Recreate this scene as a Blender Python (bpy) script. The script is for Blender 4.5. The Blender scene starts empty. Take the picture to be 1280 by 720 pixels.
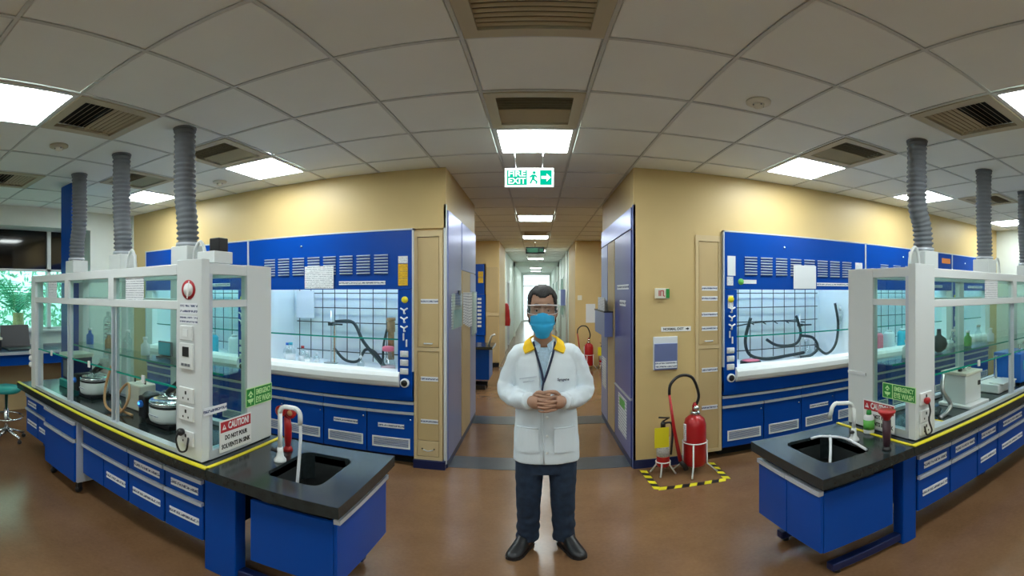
import bpy, bmesh, math, random
from mathutils import Vector, Matrix, noise
random.seed(7)
SC = bpy.context.scene
COL = SC.collection
PI = math.pi

# ------------------------------------------------------------------ camera, world, exposure
CAMZ = 1.76
cd = bpy.data.cameras.new('camera'); cam = bpy.data.objects.new('camera', cd); COL.objects.link(cam)
cam.location = (0, 0, CAMZ); cam.rotation_euler = (PI/2, 0, 0)
cd.type = 'PANO'; cd.clip_start = 0.02; cd.clip_end = 300
FPX, PX0, PY0 = 531.6, 669.95, 365.5          # pixels per radian, centre of the 1280x720 panorama strip
pan = cd.cycles if hasattr(cd, 'cycles') and hasattr(cd.cycles, 'panorama_type') else cd
pan.panorama_type = 'EQUIRECTANGULAR'
pan.longitude_min = (0-PX0)/FPX; pan.longitude_max = (1280-PX0)/FPX
pan.latitude_min = -(720-PY0)/FPX; pan.latitude_max = PY0/FPX
SC.camera = cam
w = bpy.data.worlds.new('world'); SC.world = w; w.use_nodes = True
w.node_tree.nodes['Background'].inputs[0].default_value = (0.82, 0.93, 1.0, 1)
w.node_tree.nodes['Background'].inputs[1].default_value = 2.6
LAMP = 19.0                                     # strength of the ceiling light panels
HOODLAMP = 16.0                                 # strength of the tubes inside the fume hoods
vs = SC.view_settings
vs.view_transform = 'Standard'; vs.look = 'None'; vs.gamma = 1.0; vs.use_curve_mapping = False
vs.exposure = 0.55
SC.cycles.max_bounces = 10; SC.cycles.transparent_max_bounces = 40
SC.cycles.diffuse_bounces = 8; SC.cycles.glossy_bounces = 4; SC.cycles.sample_clamp_indirect = 6
SC.cycles.caustics_reflective = False; SC.cycles.caustics_refractive = False

# ------------------------------------------------------------------ materials
def mat(name, col, rough=0.5, metal=0.0, var=0.0, scale=6.0, bump=0.0, bscale=60.0, coat=0.0, spec=0.5):
    m = bpy.data.materials.new(name); m.use_nodes = True
    nt = m.node_tree; b = nt.nodes['Principled BSDF']
    b.inputs['Base Color'].default_value = (*col, 1)
    b.inputs['Roughness'].default_value = rough; b.inputs['Metallic'].default_value = metal
    b.inputs['Specular IOR Level'].default_value = spec; b.inputs['Coat Weight'].default_value = coat
    tc = nt.nodes.new('ShaderNodeTexCoord')
    if var > 0:
        n = nt.nodes.new('ShaderNodeTexNoise'); n.inputs['Scale'].default_value = scale; n.inputs['Detail'].default_value = 5
        nt.links.new(tc.outputs['Object'], n.inputs['Vector'])
        r = nt.nodes.new('ShaderNodeValToRGB')
        r.color_ramp.elements[0].position = .3; r.color_ramp.elements[1].position = .7
        r.color_ramp.elements[0].color = (*[c*(1-var) for c in col], 1)
        r.color_ramp.elements[1].color = (*[min(1, c*(1+var)) for c in col], 1)
        nt.links.new(n.outputs['Fac'], r.inputs['Fac']); nt.links.new(r.outputs['Color'], b.inputs['Base Color'])
    if bump > 0:
        n2 = nt.nodes.new('ShaderNodeTexNoise'); n2.inputs['Scale'].default_value = bscale; n2.inputs['Detail'].default_value = 3
        nt.links.new(tc.outputs['Object'], n2.inputs['Vector'])
        bp = nt.nodes.new('ShaderNodeBump'); bp.inputs['Strength'].default_value = bump; bp.inputs['Distance'].default_value = .004
        nt.links.new(n2.outputs['Fac'], bp.inputs['Height']); nt.links.new(bp.outputs['Normal'], b.inputs['Normal'])
    return m
def emit(name, col, s):
    m = bpy.data.materials.new(name); m.use_nodes = True; nt = m.node_tree
    for n in list(nt.nodes): nt.nodes.remove(n)
    o = nt.nodes.new('ShaderNodeOutputMaterial'); e = nt.nodes.new('ShaderNodeEmission')
    e.inputs[0].default_value = (*col, 1); e.inputs[1].default_value = s
    nt.links.new(e.outputs[0], o.inputs[0]); return m
def glass(name, col, refl=0.12, rough=0.02):          # thin pane: tinted transmission plus a fresnel reflection
    m = bpy.data.materials.new(name); m.use_nodes = True; nt = m.node_tree
    for n in list(nt.nodes): nt.nodes.remove(n)
    o = nt.nodes.new('ShaderNodeOutputMaterial'); mx = nt.nodes.new('ShaderNodeMixShader')
    t = nt.nodes.new('ShaderNodeBsdfTransparent'); t.inputs[0].default_value = (*col, 1)
    g = nt.nodes.new('ShaderNodeBsdfGlossy'); g.inputs['Roughness'].default_value = rough
    lw = nt.nodes.new('ShaderNodeLayerWeight'); lw.inputs[0].default_value = .5      # 1-|cos|: the same on both faces of the pane
    pw = nt.nodes.new('ShaderNodeMath'); pw.operation = 'POWER'; pw.inputs[1].default_value = 4.0; nt.links.new(lw.outputs['Facing'], pw.inputs[0])
    ma = nt.nodes.new('ShaderNodeMath'); ma.operation = 'MULTIPLY_ADD'; ma.inputs[1].default_value = .55; ma.inputs[2].default_value = refl*.35; ma.use_clamp = True
    nt.links.new(pw.outputs[0], ma.inputs[0]); nt.links.new(ma.outputs[0], mx.inputs[0]); nt.links.new(t.outputs[0], mx.inputs[1]); nt.links.new(g.outputs[0], mx.inputs[2])
    nt.links.new(mx.outputs[0], o.inputs[0]); return m
def print_mat(name, base, ink, lines=1):               # flat print too small to read: broken ink strokes in rows
    m = bpy.data.materials.new(name); m.use_nodes = True; nt = m.node_tree; b = nt.nodes['Principled BSDF']
    b.inputs['Roughness'].default_value = .5
    tc = nt.nodes.new('ShaderNodeTexCoord'); sp = nt.nodes.new('ShaderNodeSeparateXYZ'); nt.links.new(tc.outputs['Generated'], sp.inputs[0])
    wv = nt.nodes.new('ShaderNodeMath'); wv.operation = 'MULTIPLY'; wv.inputs[1].default_value = lines; nt.links.new(sp.outputs['Z'], wv.inputs[0])
    fr = nt.nodes.new('ShaderNodeMath'); fr.operation = 'FRACT'; nt.links.new(wv.outputs[0], fr.inputs[0])
    cp = nt.nodes.new('ShaderNodeMath'); cp.operation = 'COMPARE'; cp.inputs[1].default_value = .5; cp.inputs[2].default_value = .19; nt.links.new(fr.outputs[0], cp.inputs[0])
    n = nt.nodes.new('ShaderNodeTexNoise'); n.inputs['Scale'].default_value = 120; n.inputs['Detail'].default_value = 1; nt.links.new(tc.outputs['Object'], n.inputs['Vector'])
    gt = nt.nodes.new('ShaderNodeMath'); gt.operation = 'GREATER_THAN'; gt.inputs[1].default_value = .44; nt.links.new(n.outputs['Fac'], gt.inputs[0])
    mu = nt.nodes.new('ShaderNodeMath'); mu.operation = 'MULTIPLY'; nt.links.new(cp.outputs[0], mu.inputs[0]); nt.links.new(gt.outputs[0], mu.inputs[1])
    mx = nt.nodes.new('ShaderNodeMix'); mx.data_type = 'RGBA'
    mx.inputs[6].default_value = (*base, 1); mx.inputs[7].default_value = (*ink, 1)
    nt.links.new(mu.outputs[0], mx.inputs[0]); nt.links.new(mx.outputs[2], b.inputs['Base Color']); return m

M = dict(
 beige=mat('beige_panel', (.62, .46, .21), .45, var=.04, scale=1.5), beige2=mat('beige_laminate', (.54, .40, .20), .4, var=.05, scale=2),
 beigetrim=mat('beige_trim', (.62, .48, .27), .4), blue=mat('blue_laminate', (.001, .062, .36), .3, var=.04, scale=2, spec=.22),
 hoodblue=mat('hood_blue_steel', (.001, .058, .36), .28, spec=.25), darkblue=mat('navy_plinth', (.004, .012, .07), .4),
 steelblue=mat('bluish_steel', (.24, .29, .58), .32, .65, var=.06, scale=1.2), panelblue=mat('indigo_panel', (.09, .11, .36), .3, .3, var=.05, scale=1),
 ceil=mat('ceiling_board', (.84, .87, .84), .9, var=.02, scale=2, bump=.15, bscale=120), tbar=mat('ceiling_tee_bar', (.60, .62, .60), .6),
 plaster=mat('white_plaster', (.70, .76, .72), .8, var=.02), white=mat('white_enamel', (.74, .77, .77), .35), frame=mat('white_frame', (.68, .72, .73), .3),
 offwhite=mat('cream_plastic', (.72, .70, .60), .45), sill=mat('hood_sill', (.80, .84, .85), .3), liner=mat('hood_liner', (.78, .86, .88), .4),
 alu=mat('aluminium', (.60, .65, .72), .35, .35), chrome=mat('chrome', (.75, .77, .78), .12, 1), black=mat('black_plastic', (.012, .012, .014), .4),
 top=mat('black_epoxy_resin', (.018, .026, .028), .17, var=.25, scale=30, spec=.55), basin=mat('basin_resin', (.032, .037, .038), .3),
 yellow=mat('yellow_tape', (.78, .68, .02), .4), grey=mat('grey_duct_fabric', (.15, .165, .185), .7, bump=.3, bscale=40), hose=mat('dark_rubber_hose', (.012, .028, .032), .45),
 red=mat('red_enamel', (.42, .012, .015), .3), paper=print_mat('printed_sheet', (.80, .83, .86), (.30, .33, .40), 12), plain=mat('plain_paper', (.72, .76, .80), .6),
 lab=print_mat('label_strip', (.78, .81, .86), (.10, .12, .22), 1), lab2=print_mat('label_two_lines', (.78, .81, .86), (.10, .12, .22), 2),
 ylab=print_mat('yellow_notice', (.80, .50, .02), (.35, .18, .01), 6), glab=mat('sign_green', (.012, .25, .04), .5), signred=mat('sign_red', (.45, .02, .03), .5),
 ink=mat('black_ink', (.01, .01, .012), .6), signwhite=mat('sign_white', (.85, .86, .86), .5), limetext=mat('pale_green_ink', (.55, .85, .40), .5),
 glass=glass('bench_glass', (.86, .965, .94), .12), gedge=mat('glass_edge', (.0, .27, .20), .15), hglass=glass('sash_glass', (.93, .985, .975), .06),
 wglass=glass('tinted_window', (.58, .86, .76), .12), clear=glass('clear_glassware', (.90, .95, .95), .35), mirror=mat('dark_spandrel', (.008, .007, .008), .06),
 louv=mat('louvre_grey', (.55, .62, .72), .35, .3), louvdark=mat('louvre_gap', (.02, .03, .08), .6), vent=mat('vent_cream', (.50, .45, .32), .55), dark=mat('dark_void', (.006, .006, .006), .9),
 wood=mat('cork_brown', (.42, .25, .12), .7, var=.2, scale=40), pink=mat('pink_plastic', (.75, .16, .24), .35), cyan=mat('cyan_plastic', (.05, .45, .60), .4),
 tealpad=mat('teal_vinyl', (.02, .30, .27), .4), ltblue=mat('knob_blue', (.02, .16, .62), .3), green=mat('green_label', (.12, .45, .08), .5),
 skin=mat('skin', (.40, .225, .15), .5, var=.06, scale=20), hair=mat('black_hair', (.010, .009, .010), .65, bump=.8, bscale=150), coat=mat('white_cotton', (.70, .78, .84), .8, bump=.2, bscale=300),
 coatyellow=mat('yellow_cotton', (.80, .50, .005), .8), shirt=mat('pale_blue_shirt', (.40, .55, .68), .8, var=.12, scale=90), navy=mat('navy_ribbon', (.008, .015, .05), .6),
 jeans=mat('dark_denim', (.010, .024, .052), .85, var=.25, scale=30, bump=.3, bscale=400), shoe=mat('black_leather', (.012, .013, .016), .35), mask=mat('surgical_mask_blue', (.02, .36, .66), .75, bump=.2, bscale=120),
 eyewhite=mat('eye_white', (.75, .73, .70), .3), iris=mat('dark_iris', (.03, .015, .01), .2), goggle=glass('goggle_lens', (.90, .88, .88), .35), gogglef=mat('goggle_frame', (.72, .66, .68), .3),
 leaf=mat('palm_green', (.05, .24, .13), .5, var=.3, scale=6), bush=mat('hedge_green', (.30, .48, .36), .7, var=.3, scale=4), ground=mat('pale_paving', (.62, .66, .64), .9, var=.06),
 laptop=mat('laptop_grey', (.02, .022, .026), .4), tan=mat('tan_tubing', (.55, .30, .14), .5), brushed=mat('brushed_steel', (.55, .56, .56), .3, .9),
)
def floor_mat():
    m = bpy.data.materials.new('brown_vinyl_floor'); m.use_nodes = True; nt = m.node_tree; b = nt.nodes['Principled BSDF']
    tc = nt.nodes.new('ShaderNodeTexCoord')
    n = nt.nodes.new('ShaderNodeTexNoise'); n.inputs['Scale'].default_value = 1.6; n.inputs['Detail'].default_value = 8; n.inputs['Roughness'].default_value = .65
    n2 = nt.nodes.new('ShaderNodeTexNoise'); n2.inputs['Scale'].default_value = 45; n2.inputs['Detail'].default_value = 3
    nt.links.new(tc.outputs['Object'], n.inputs['Vector']); nt.links.new(tc.outputs['Object'], n2.inputs['Vector'])
    ad = nt.nodes.new('ShaderNodeMath'); ad.operation = 'MULTIPLY_ADD'; ad.inputs[1].default_value = .35
    nt.links.new(n2.outputs['Fac'], ad.inputs[0]); nt.links.new(n.outputs['Fac'], ad.inputs[2])
    r = nt.nodes.new('ShaderNodeValToRGB'); r.color_ramp.elements[0].position = .45; r.color_ramp.elements[1].position = .9
    r.color_ramp.elements[0].color = (.150, .078, .036, 1); r.color_ramp.elements[1].color = (.225, .124, .063, 1)
    nt.links.new(ad.outputs[0], r.inputs['Fac']); nt.links.new(r.outputs['Color'], b.inputs['Base Color'])
    b.inputs['Roughness'].default_value = .22; b.inputs['Specular IOR Level'].default_value = .45
    bp = nt.nodes.new('ShaderNodeBump'); bp.inputs['Strength'].default_value = .06; bp.inputs['Distance'].default_value = .004
    nt.links.new(n2.outputs['Fac'], bp.inputs['Height']); nt.links.new(bp.outputs['Normal'], b.inputs['Normal']); return m
M['floor'] = floor_mat()
M['band'] = mat('grey_floor_band', (.055, .065, .075), .3, var=.12, scale=8)
M['lamp'] = emit('lamp_diffuser', (.92, 1.0, .985), LAMP); M['tube'] = emit('hood_tube', (.88, .98, 1.0), HOODLAMP)
M['exitlit'] = emit('exit_sign_white', (.75, 1.0, .93), 1.3); M['exitgreen'] = emit('exit_sign_green', (.0, .52, .32), .8); M['led'] = emit('led_blue', (.05, .3, 1.0), 2.0)

# ------------------------------------------------------------------ mesh helpers
class MB:
    def __init__(s): s.v = []; s.f = []; s.sm = []
    def add(s, vs_, fs, smooth=False):
        o = len(s.v); s.v += [tuple(p) for p in vs_]
        for f in fs: s.f.append(tuple(i+o for i in f)); s.sm.append(smooth)
        return s
    def box(s, x0, x1, y0, y1, z0, z1, b=0.0):
        if b <= 0:
            V = [(x, y, z) for z in (z0, z1) for y in (y0, y1) for x in (x0, x1)]
            return s.add(V, [(0, 2, 3, 1), (4, 5, 7, 6), (0, 1, 5, 4), (2, 6, 7, 3), (0, 4, 6, 2), (1, 3, 7, 5)])
        bm = bmesh.new(); bmesh.ops.create_cube(bm, size=1)
        for v in bm.verts: v.co = Vector(((x0+x1)/2+v.co.x*(x1-x0), (y0+y1)/2+v.co.y*(y1-y0), (z0+z1)/2+v.co.z*(z1-z0)))
        bmesh.ops.bevel(bm, geom=bm.edges[:], offset=b, segments=2, affect='EDGES', profile=.5)
        bm.verts.index_update(); s.add([v.co[:] for v in bm.verts], [[v.index for v in f.verts] for f in bm.faces]); bm.free(); return s
    def tube(s, pts, r, n=8, cap=True, flat=1.0, sq=None):
        pts = [Vector(p) for p in pts]; k = len(pts); R = r if isinstance(r, (list, tuple)) else [r]*k
        V = []; F = []; ref = None
        for i, p in enumerate(pts):
            t = (pts[min(i+1, k-1)]-pts[max(i-1, 0)]).normalized()
            if ref is None:
                ref = Vector((0, 0, 1)) if abs(t.z) < .9 else Vector((1, 0, 0))
            a = t.cross(ref).normalized(); b = a.cross(t).normalized(); ref = b
            for j in range(n):
                q = 2*PI*j/n; V.append(p+a*math.cos(q)*R[i]+b*math.sin(q)*R[i]*flat)
        for i in range(k-1):
            for j in range(n): F.append((i*n+j, i*n+(j+1) % n, (i+1)*n+(j+1) % n, (i+1)*n+j))
        if cap: F.append(tuple(range(n-1, -1, -1))); F.append(tuple((k-1)*n+j for j in range(n)))
        return s.add(V, F, True)
    def lathe(s, prof, c=(0, 0, 0), n=20, ax='z'):
        V = []; F = []; k = len(prof)
        for r, h in prof:
            for j in range(n):
                q = 2*PI*j/n; x, y = r*math.cos(q), r*math.sin(q)
                V.append((c[0]+x, c[1]+y, c[2]+h) if ax == 'z' else (c[0]+x, c[1]+h, c[2]-y) if ax == 'y' else (c[0]+h, c[1]+x, c[2]+y))
        for i in range(k-1):
            for j in range(n): F.append((i*n+j, i*n+(j+1) % n, (i+1)*n+(j+1) % n, (i+1)*n+j))
        if prof[0][0] > 1e-6: F.append(tuple(range(n-1, -1, -1)))
        if prof[-1][0] > 1e-6: F.append(tuple((k-1)*n+j for j in range(n)))
        return s.add(V, F, True)
    def prism(s, poly, org, u, v, d):             # polygon in the u,v plane pushed along d
        org, u, v, d = map(Vector, (org, u, v, d)); n = len(poly)
        V = [org+u*a+v*b for a, b in poly]; V += [p+d for p in V]
        F = [tuple(range(n)), tuple(range(2*n-1, n-1, -1))]+[(i, i+n, (i+1) % n+n, (i+1) % n) for i in range(n)]
        return s.add(V, F)
    def loft(s, rings, n=32, p=1.0):             # rings: (z, cx, cy, halfwidth, front, back)
        V = []; F = []; k = len(rings)
        for z, cx, cy, w_, fr, bk in rings:
            for j in range(n):
                q = 2*PI*j/n; c, sn = math.cos(q), math.sin(q)
                V.append((cx+w_*math.copysign(abs(c)**p, c), cy+(max(bk, .008) if sn > 0 else fr)*abs(sn)**p, z))
        for i in range(k-1):
            for j in range(n): F.append((i*n+j, i*n+(j+1) % n, (i+1)*n+(j+1) % n, (i+1)*n+j))
        F.append(tuple(range(n-1, -1, -1))); F.append(tuple((k-1)*n+j for j in range(n)))
        return s.add(V, F, True)
    def ball(s, c, r, n=12, m=8):
        r = r if isinstance(r, (list, tuple)) else (r, r, r); V = []; F = []
        for i in range(m+1):
            a = PI*i/m
            for j in range(n): q = 2*PI*j/n; V.append((c[0]+r[0]*math.sin(a)*math.cos(q), c[1]+r[1]*math.sin(a)*math.sin(q), c[2]-r[2]*math.cos(a)))
        for i in range(m):
            for j in range(n): F.append((i*n+j, i*n+(j+1) % n, (i+1)*n+(j+1) % n, (i+1)*n+j))
        return s.add(V, F, True)
    def mesh(s, name, off=(0, 0, 0)):
        me = bpy.data.meshes.new(name); me.from_pydata([(p[0]-off[0], p[1]-off[1], p[2]-off[2]) for p in s.v], [], s.f)
        me.polygons.foreach_set('use_smooth', s.sm); me.update(); return me
WL = {}
def wloc(o): return WL.get(o.name, Vector((0, 0, 0))) if o else Vector((0, 0, 0))
def T(name, label, cat, loc, group=None):
    o = bpy.data.objects.new(name, None); COL.objects.link(o); o.location = loc; o.empty_display_size = .1
    o['label'] = label; o['category'] = cat
    if group: o['group'] = group
    WL[o.name] = Vector(loc); return o
def P(par, name, mb, m, label=None):             # a part: mesh written in world coordinates, stored relative to its parent
    off = wloc(par); o = bpy.data.objects.new(name, mb.mesh(name, off)); COL.objects.link(o)
    o.data.materials.append(M[m] if isinstance(m, str) else m); o.parent = par; WL[o.name] = off.copy()
    if label: o['label'] = label
    return o
def S(name, mb, m, kind='structure', par=None):
    o = P(par, name, mb, m)
    if not par: o['kind'] = kind
    return o
def tag(o, label, cat, group=None):
    o['label'] = label; o['category'] = cat
    if group: o['group'] = group
    return o
def text(par, s, size, org, u, v, m, bold=0.0, align='CENTER', width=None):
    c = bpy.data.curves.new('lettering', 'FONT'); c.body = s; c.size = size; c.extrude = .0006; c.offset = bold
    c.align_x = align; c.align_y = 'CENTER'; u, v = Vector(u), Vector(v)
    c.resolution_u = 2; tmp = bpy.data.objects.new('lettering_source', c); me = bpy.data.meshes.new_from_object(tmp); me.name = 'lettering'; bpy.data.objects.remove(tmp)
    o = bpy.data.objects.new('lettering', me); COL.objects.link(o); me.materials.clear(); me.materials.append(M[m])
    if width:
        xs_ = [q.co.x for q in me.vertices]; k = width/(max(xs_)-min(xs_))
        for q in me.vertices: q.co.x *= k
    u, v = Vector(u), Vector(v); n = u.cross(v)
    mw = Matrix((u, v, n)).transposed().to_4x4(); mw.translation = Vector(org)-wloc(par); o.parent = par; o.matrix_local = mw
    WL[o.name] = Vector(org); return o
def PS(par, name, boxes, m, b=0.0):               # alike pieces, each a part of its own
    return [P(par, name, MB().box(*q, b=b), m) for q in boxes]
def B(*a, **k): return MB().box(*a, **k)
def arc(c, r, a0, a1, n, u, v):
    c, u, v = Vector(c), Vector(u), Vector(v)
    return [c+u*r*math.cos(a0+(a1-a0)*i/n)+v*r*math.sin(a0+(a1-a0)*i/n) for i in range(n+1)]
def spline(pts, k=6):                             # Catmull-Rom through points
    P_ = [Vector(p) for p in pts]; out = []
    for i in range(len(P_)-1):
        a, b, c, d = P_[max(i-1, 0)], P_[i], P_[i+1], P_[min(i+2, len(P_)-1)]
        for j in range(k):
            t = j/k; out.append(.5*((2*b)+(c-a)*t+(2*a-5*b+4*c-d)*t*t+(3*b-a-3*c+d)*t**3))
    out.append(P_[-1]); return out
def copy_tree(o, par=None):
    c = o.copy(); COL.objects.link(c); c.parent = par
    for ch in list(o.children): copy_tree(ch, c)
    return c

# ------------------------------------------------------------------ setting
CH = 2.97
XL, XR, YB, CL, CR = -5.9, 7.7, -4.0, -.84, .91
fl = S('floor', B(-6.2, 8, YB-.2, 26.2, -.1, 0), 'floor')
S('floor_band', B(CL, CR, 3.955, 4.275, 0, .003).box(CL, CR, 5.47, 5.84, 0, .003).box(CL, CR, 9.6, 9.9, 0, .003), 'band', par=fl)
cb = MB().box(-6.2, 8, YB-.2, 26.2, 3.02, 3.15)
lights = [(-4, -2), (-4, 2), (-7, 2), (0, -2), (0, 2), (0, 8), (0, 12), (0, 17), (0, 22), (4, -2), (4, 2), (7, 2), (11, 2), (-4, -7), (0, -7), (4, -7), (-7, -7), (7, -7), (8, -2), (-3, 9), (3, 9), (-6, 9), (6, 9), (0, 27), (0, 32), (0, 37)]  # behind-camera and next-lab panels are unseen, added to brighten the room and corridor
vents = [(-4, -1), (-4, 1), (-7, -1), (-6, 1), (0, -1), (0, 1), (0, 11), (0, 16), (4, -1), (4, 1), (8, 1)]
GX, GY, G = -.308, 1.752, .6
def cellbox(i, j): return GX+i*G, GX+(i+1)*G, GY+j*G, GY+(j+1)*G
tiles = []; fill = MB()
for j in range(-10, 41):
    for i in range(-10, 14):
        x0, x1, y0, y1 = cellbox(i, j)
        if (i, j) in lights or (i, j) in vents: continue
        seen = -4 < j and 1.3 < math.hypot((x0+x1)/2, (y0+y1)/2) and (j <= 3 or (-1 <= i <= 1 and j <= 22)) and -9 <= i <= 12
        (tiles.append((i, j)) if seen else fill.box(x0+.01, x1-.01, y0+.01, y1-.01, 2.976, 3.03))
ce = S('ceiling', cb, 'ceil')
S('ceiling_field', fill, 'ceil', par=ce)['kind'] = 'stuff'
tb = MB()
for i in range(-10, 15): tb.box(GX+i*G-.009, GX+i*G+.009, YB, 26, 2.966, 2.974)
for j in range(-10, 42): tb.box(-6.2, 8, GY+j*G-.009, GY+j*G+.009, 2.967, 2.974)
S('tee_bar_grid', tb, 'tbar', par=ce)
tm = MB().box(-.287, .287, -.287, .287, -.006, .02, .004).mesh('ceiling_tile'); tm.materials.append(M['ceil'])
for i, j in tiles:
    o = bpy.data.objects.new('ceiling_tile', tm); COL.objects.link(o); o.parent = ce
    o.location = (GX+(i+.5)*G, GY+(j+.5)*G, 2.976+random.uniform(0, .002))
LN = {(-4, -2): 'square ceiling light panel nearest the camera on the left, ahead of a cream vent', (-4, 2): 'ceiling light panel between the front grey duct and the left yellow wall',
 (-7, 2): 'ceiling light panel between the two rear grey ducts of the left bench', (0, -2): 'ceiling light panel straight above the camera, in the aisle', (0, 2): 'ceiling light panel right above the lit fire exit sign',
 (0, 8): 'second ceiling light panel along the corridor, beyond the fire exit sign', (0, 12): 'third ceiling light panel along the corridor, with a vent in front', (0, 17): 'fourth ceiling light panel along the corridor, beyond the dark hanging sign',
 (0, 22): 'fifth ceiling light panel along the corridor', (4, -2): 'ceiling light panel cut by the right edge of the photo, beside a cream vent', (4, 2): 'ceiling light panel above the right hood, left of the first right duct',
 (7, 2): 'ceiling light panel half hidden behind the front duct of the right bench', (11, 2): 'far ceiling light panel beyond the second duct of the right bench', (-4, -7): 'unseen ceiling light panel added behind the camera on the left', (0, -7): 'unseen ceiling light panel added behind the camera in the middle', (4, -7): 'unseen ceiling light panel added behind the camera on the right', (-7, -7): 'unseen ceiling light panel added behind the camera, far left', (7, -7): 'unseen ceiling light panel added behind the camera, far right', (8, -2): 'ceiling light panel outside the frame, over the right bench aisle', (-3, 9): 'unseen ceiling light panel added in the next lab, just left of the corridor', (3, 9): 'unseen ceiling light panel added in the next lab, just right of the corridor', (-6, 9): 'unseen ceiling light panel added deeper in the next lab, left side', (6, 9): 'unseen ceiling light panel added deeper in the next lab, right side', (0, 27): 'sixth ceiling light panel down the corridor', (0, 32): 'seventh ceiling light panel down the corridor', (0, 37): 'ceiling light panel directly before the far end doors'}
for c in lights:
    x0, x1, y0, y1 = cellbox(*c); t = T('ceiling_light', LN[c], 'light', ((x0+x1)/2, (y0+y1)/2, 2.95))
    P(t, 'diffuser', B(x0+.03, x1-.03, y0+.03, y1-.03, 2.972, 2.985), 'lamp')
    f = MB()
    for a in ((x0+.008, x0+.034, y0+.008, y1-.008), (x1-.034, x1-.008, y0+.008, y1-.008), (x0+.034, x1-.034, y0+.008, y0+.034), (x0+.034, x1-.034, y1-.034, y1-.008)): f.box(*a, 2.960, 2.99)
    P(t, 'frame', f, 'white')
VN = {(-4, -1): 'cream slatted ceiling vent beside the left foreground light panel', (-4, 1): 'ceiling vent just right of the front grey duct on the left', (-7, -1): 'ceiling vent at the left edge of the photo over the bench end',
 (-6, 1): 'ceiling vent partly hidden behind the middle duct on the left', (0, -1): 'cream ceiling vent at the top edge over the aisle', (0, 1): 'dark slatted ceiling vent in front of the light above the exit sign', (0, 11): 'ceiling vent down the corridor before the third light panel', (0, 16): 'ceiling vent far down the corridor before the fourth light panel',
 (4, -1): 'cream slatted ceiling vent beside the light at the right edge', (4, 1): 'ceiling vent above the right hood, left of the right front duct', (8, 1): 'ceiling vent behind the second duct of the right bench'}
for c in vents:
    x0, x1, y0, y1 = cellbox(*c); t = T('ceiling_vent', VN[c], 'vent', ((x0+x1)/2, (y0+y1)/2, 2.95))
    f = MB(); b = .075
    for a in ((x0+.012, x0+b, y0+.012, y1-.012), (x1-b, x1-.012, y0+.012, y1-.012), (x0+b, x1-b, y0+.012, y0+b), (x0+b, x1-b, y1-b, y1-.012)): f.box(*a, 2.958, 2.985)
    P(t, 'frame', f, 'vent'); P(t, 'plenum', B(x0+.05, x1-.05, y0+.05, y1-.05, 3.005, 3.015), 'dark')
    ns = 12; L = y1-y0-2*b
    for k in range(ns):
        yc = y0+b+(k+.5)*L/ns; sgn = 1 if k < ns/2 else -1; d = .016 if sgn > 0 else .007
        mb = MB().prism([(-d, -d*sgn*.9-.0015), (d, d*sgn*.9-.0015), (d, d*sgn*.9+.0015), (-d, -d*sgn*.9+.0015)], (x0+b, yc, 2.978), (0, 1, 0), (0, 0, 1), (x1-x0-2*b, 0, 0))
        P(t, 'slat', mb, 'vent')

# front blocks that hold the hoods, with the corridor between them
HX0, HX1, HX2 = -1.146, -3.10, -5.05
wl = MB().box(-5.4, CL, 3.9, 5.78, 2.372, CH).box(-5.4, CL, 4.68, 5.78, 0, 2.372).box(-1.146, CL, 3.93, 4.68, 0, 2.372).box(-5.4, -5.06, 3.9, 4.68, 0, 2.372)
wfl = S('wall_front_left', wl, 'beige')
RX0, RX1, RX2, RX3 = 1.82, 3.78, 5.74, 7.0
wr = MB().box(CR, XR, 3.9, 5.78, 2.388, CH).box(CR, XR, 4.68, 5.78, 0, 2.388).box(CR, RX0, 3.9, 4.68, 0.09, 2.388).box(CR, 1.60, 3.93, 4.68, 0, .09).box(7.0, XR, 3.9, 4.68, 0, 2.388)
wfr = S('wall_front_right', wr, 'beige')
# left wall with window, bulkhead and corner pier
lw_ = MB().box(-6.05, -5.9, YB, 1.0, 0, CH).box(-6.05, -5.9, 1.0, 3.2, 0, 1.2).box(-6.05, -5.5, 3.172, 3.9, 0, CH).box(-5.9, -5.5, YB, 3.172, 2.69, CH).box(-6.05, -5.9, 1.0, 3.2, 2.71, CH).box(-5.5, -5.4, 3.88, 5.78, 0, CH)
S('wall_left', lw_, 'plaster')
S('baseboard_left', B(-5.9, -5.885, YB, 3.17, 0, .1), 'darkblue')
rw = MB().box(XR, XR+.15, YB, 5.8, 0, CH).box(XR-.35, XR, 3.3, 3.9, 0, CH).box(XR-.35, XR, YB, 3.3, 2.69, CH)
S('wall_right', rw, 'plaster')
S('wall_back', B(-6.2, 8, YB-.15, YB, 0, CH), 'plaster')
wn = S('window_1', MB().box(-5.96, -5.88, 1.0, 3.2, 2.075, 2.11).box(-5.96, -5.88, 2.64, 2.70, 1.2, 2.71).box(-5.96, -5.88, 1.0, 3.2, 1.2, 1.235).box(-5.96, -5.88, 1.0, 1.05, 1.2, 2.71).box(-5.96, -5.88, 3.12, 3.17, 1.2, 2.71).box(-5.90, -5.80, 1.0, 3.17, 1.175, 1.2), 'frame')
S('tinted_pane', B(-5.935, -5.925, 1.05, 2.64, 1.235, 2.075), 'wglass', par=wn); S('tinted_pane', B(-5.935, -5.925, 2.70, 3.12, 1.235, 2.075), 'wglass', par=wn)
S('dark_pane', B(-5.935, -5.92, 1.05, 2.64, 2.11, 2.71), 'mirror', par=wn); S('dark_pane', B(-5.935, -5.92, 2.70, 3.12, 2.11, 2.71), 'mirror', par=wn)
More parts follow.
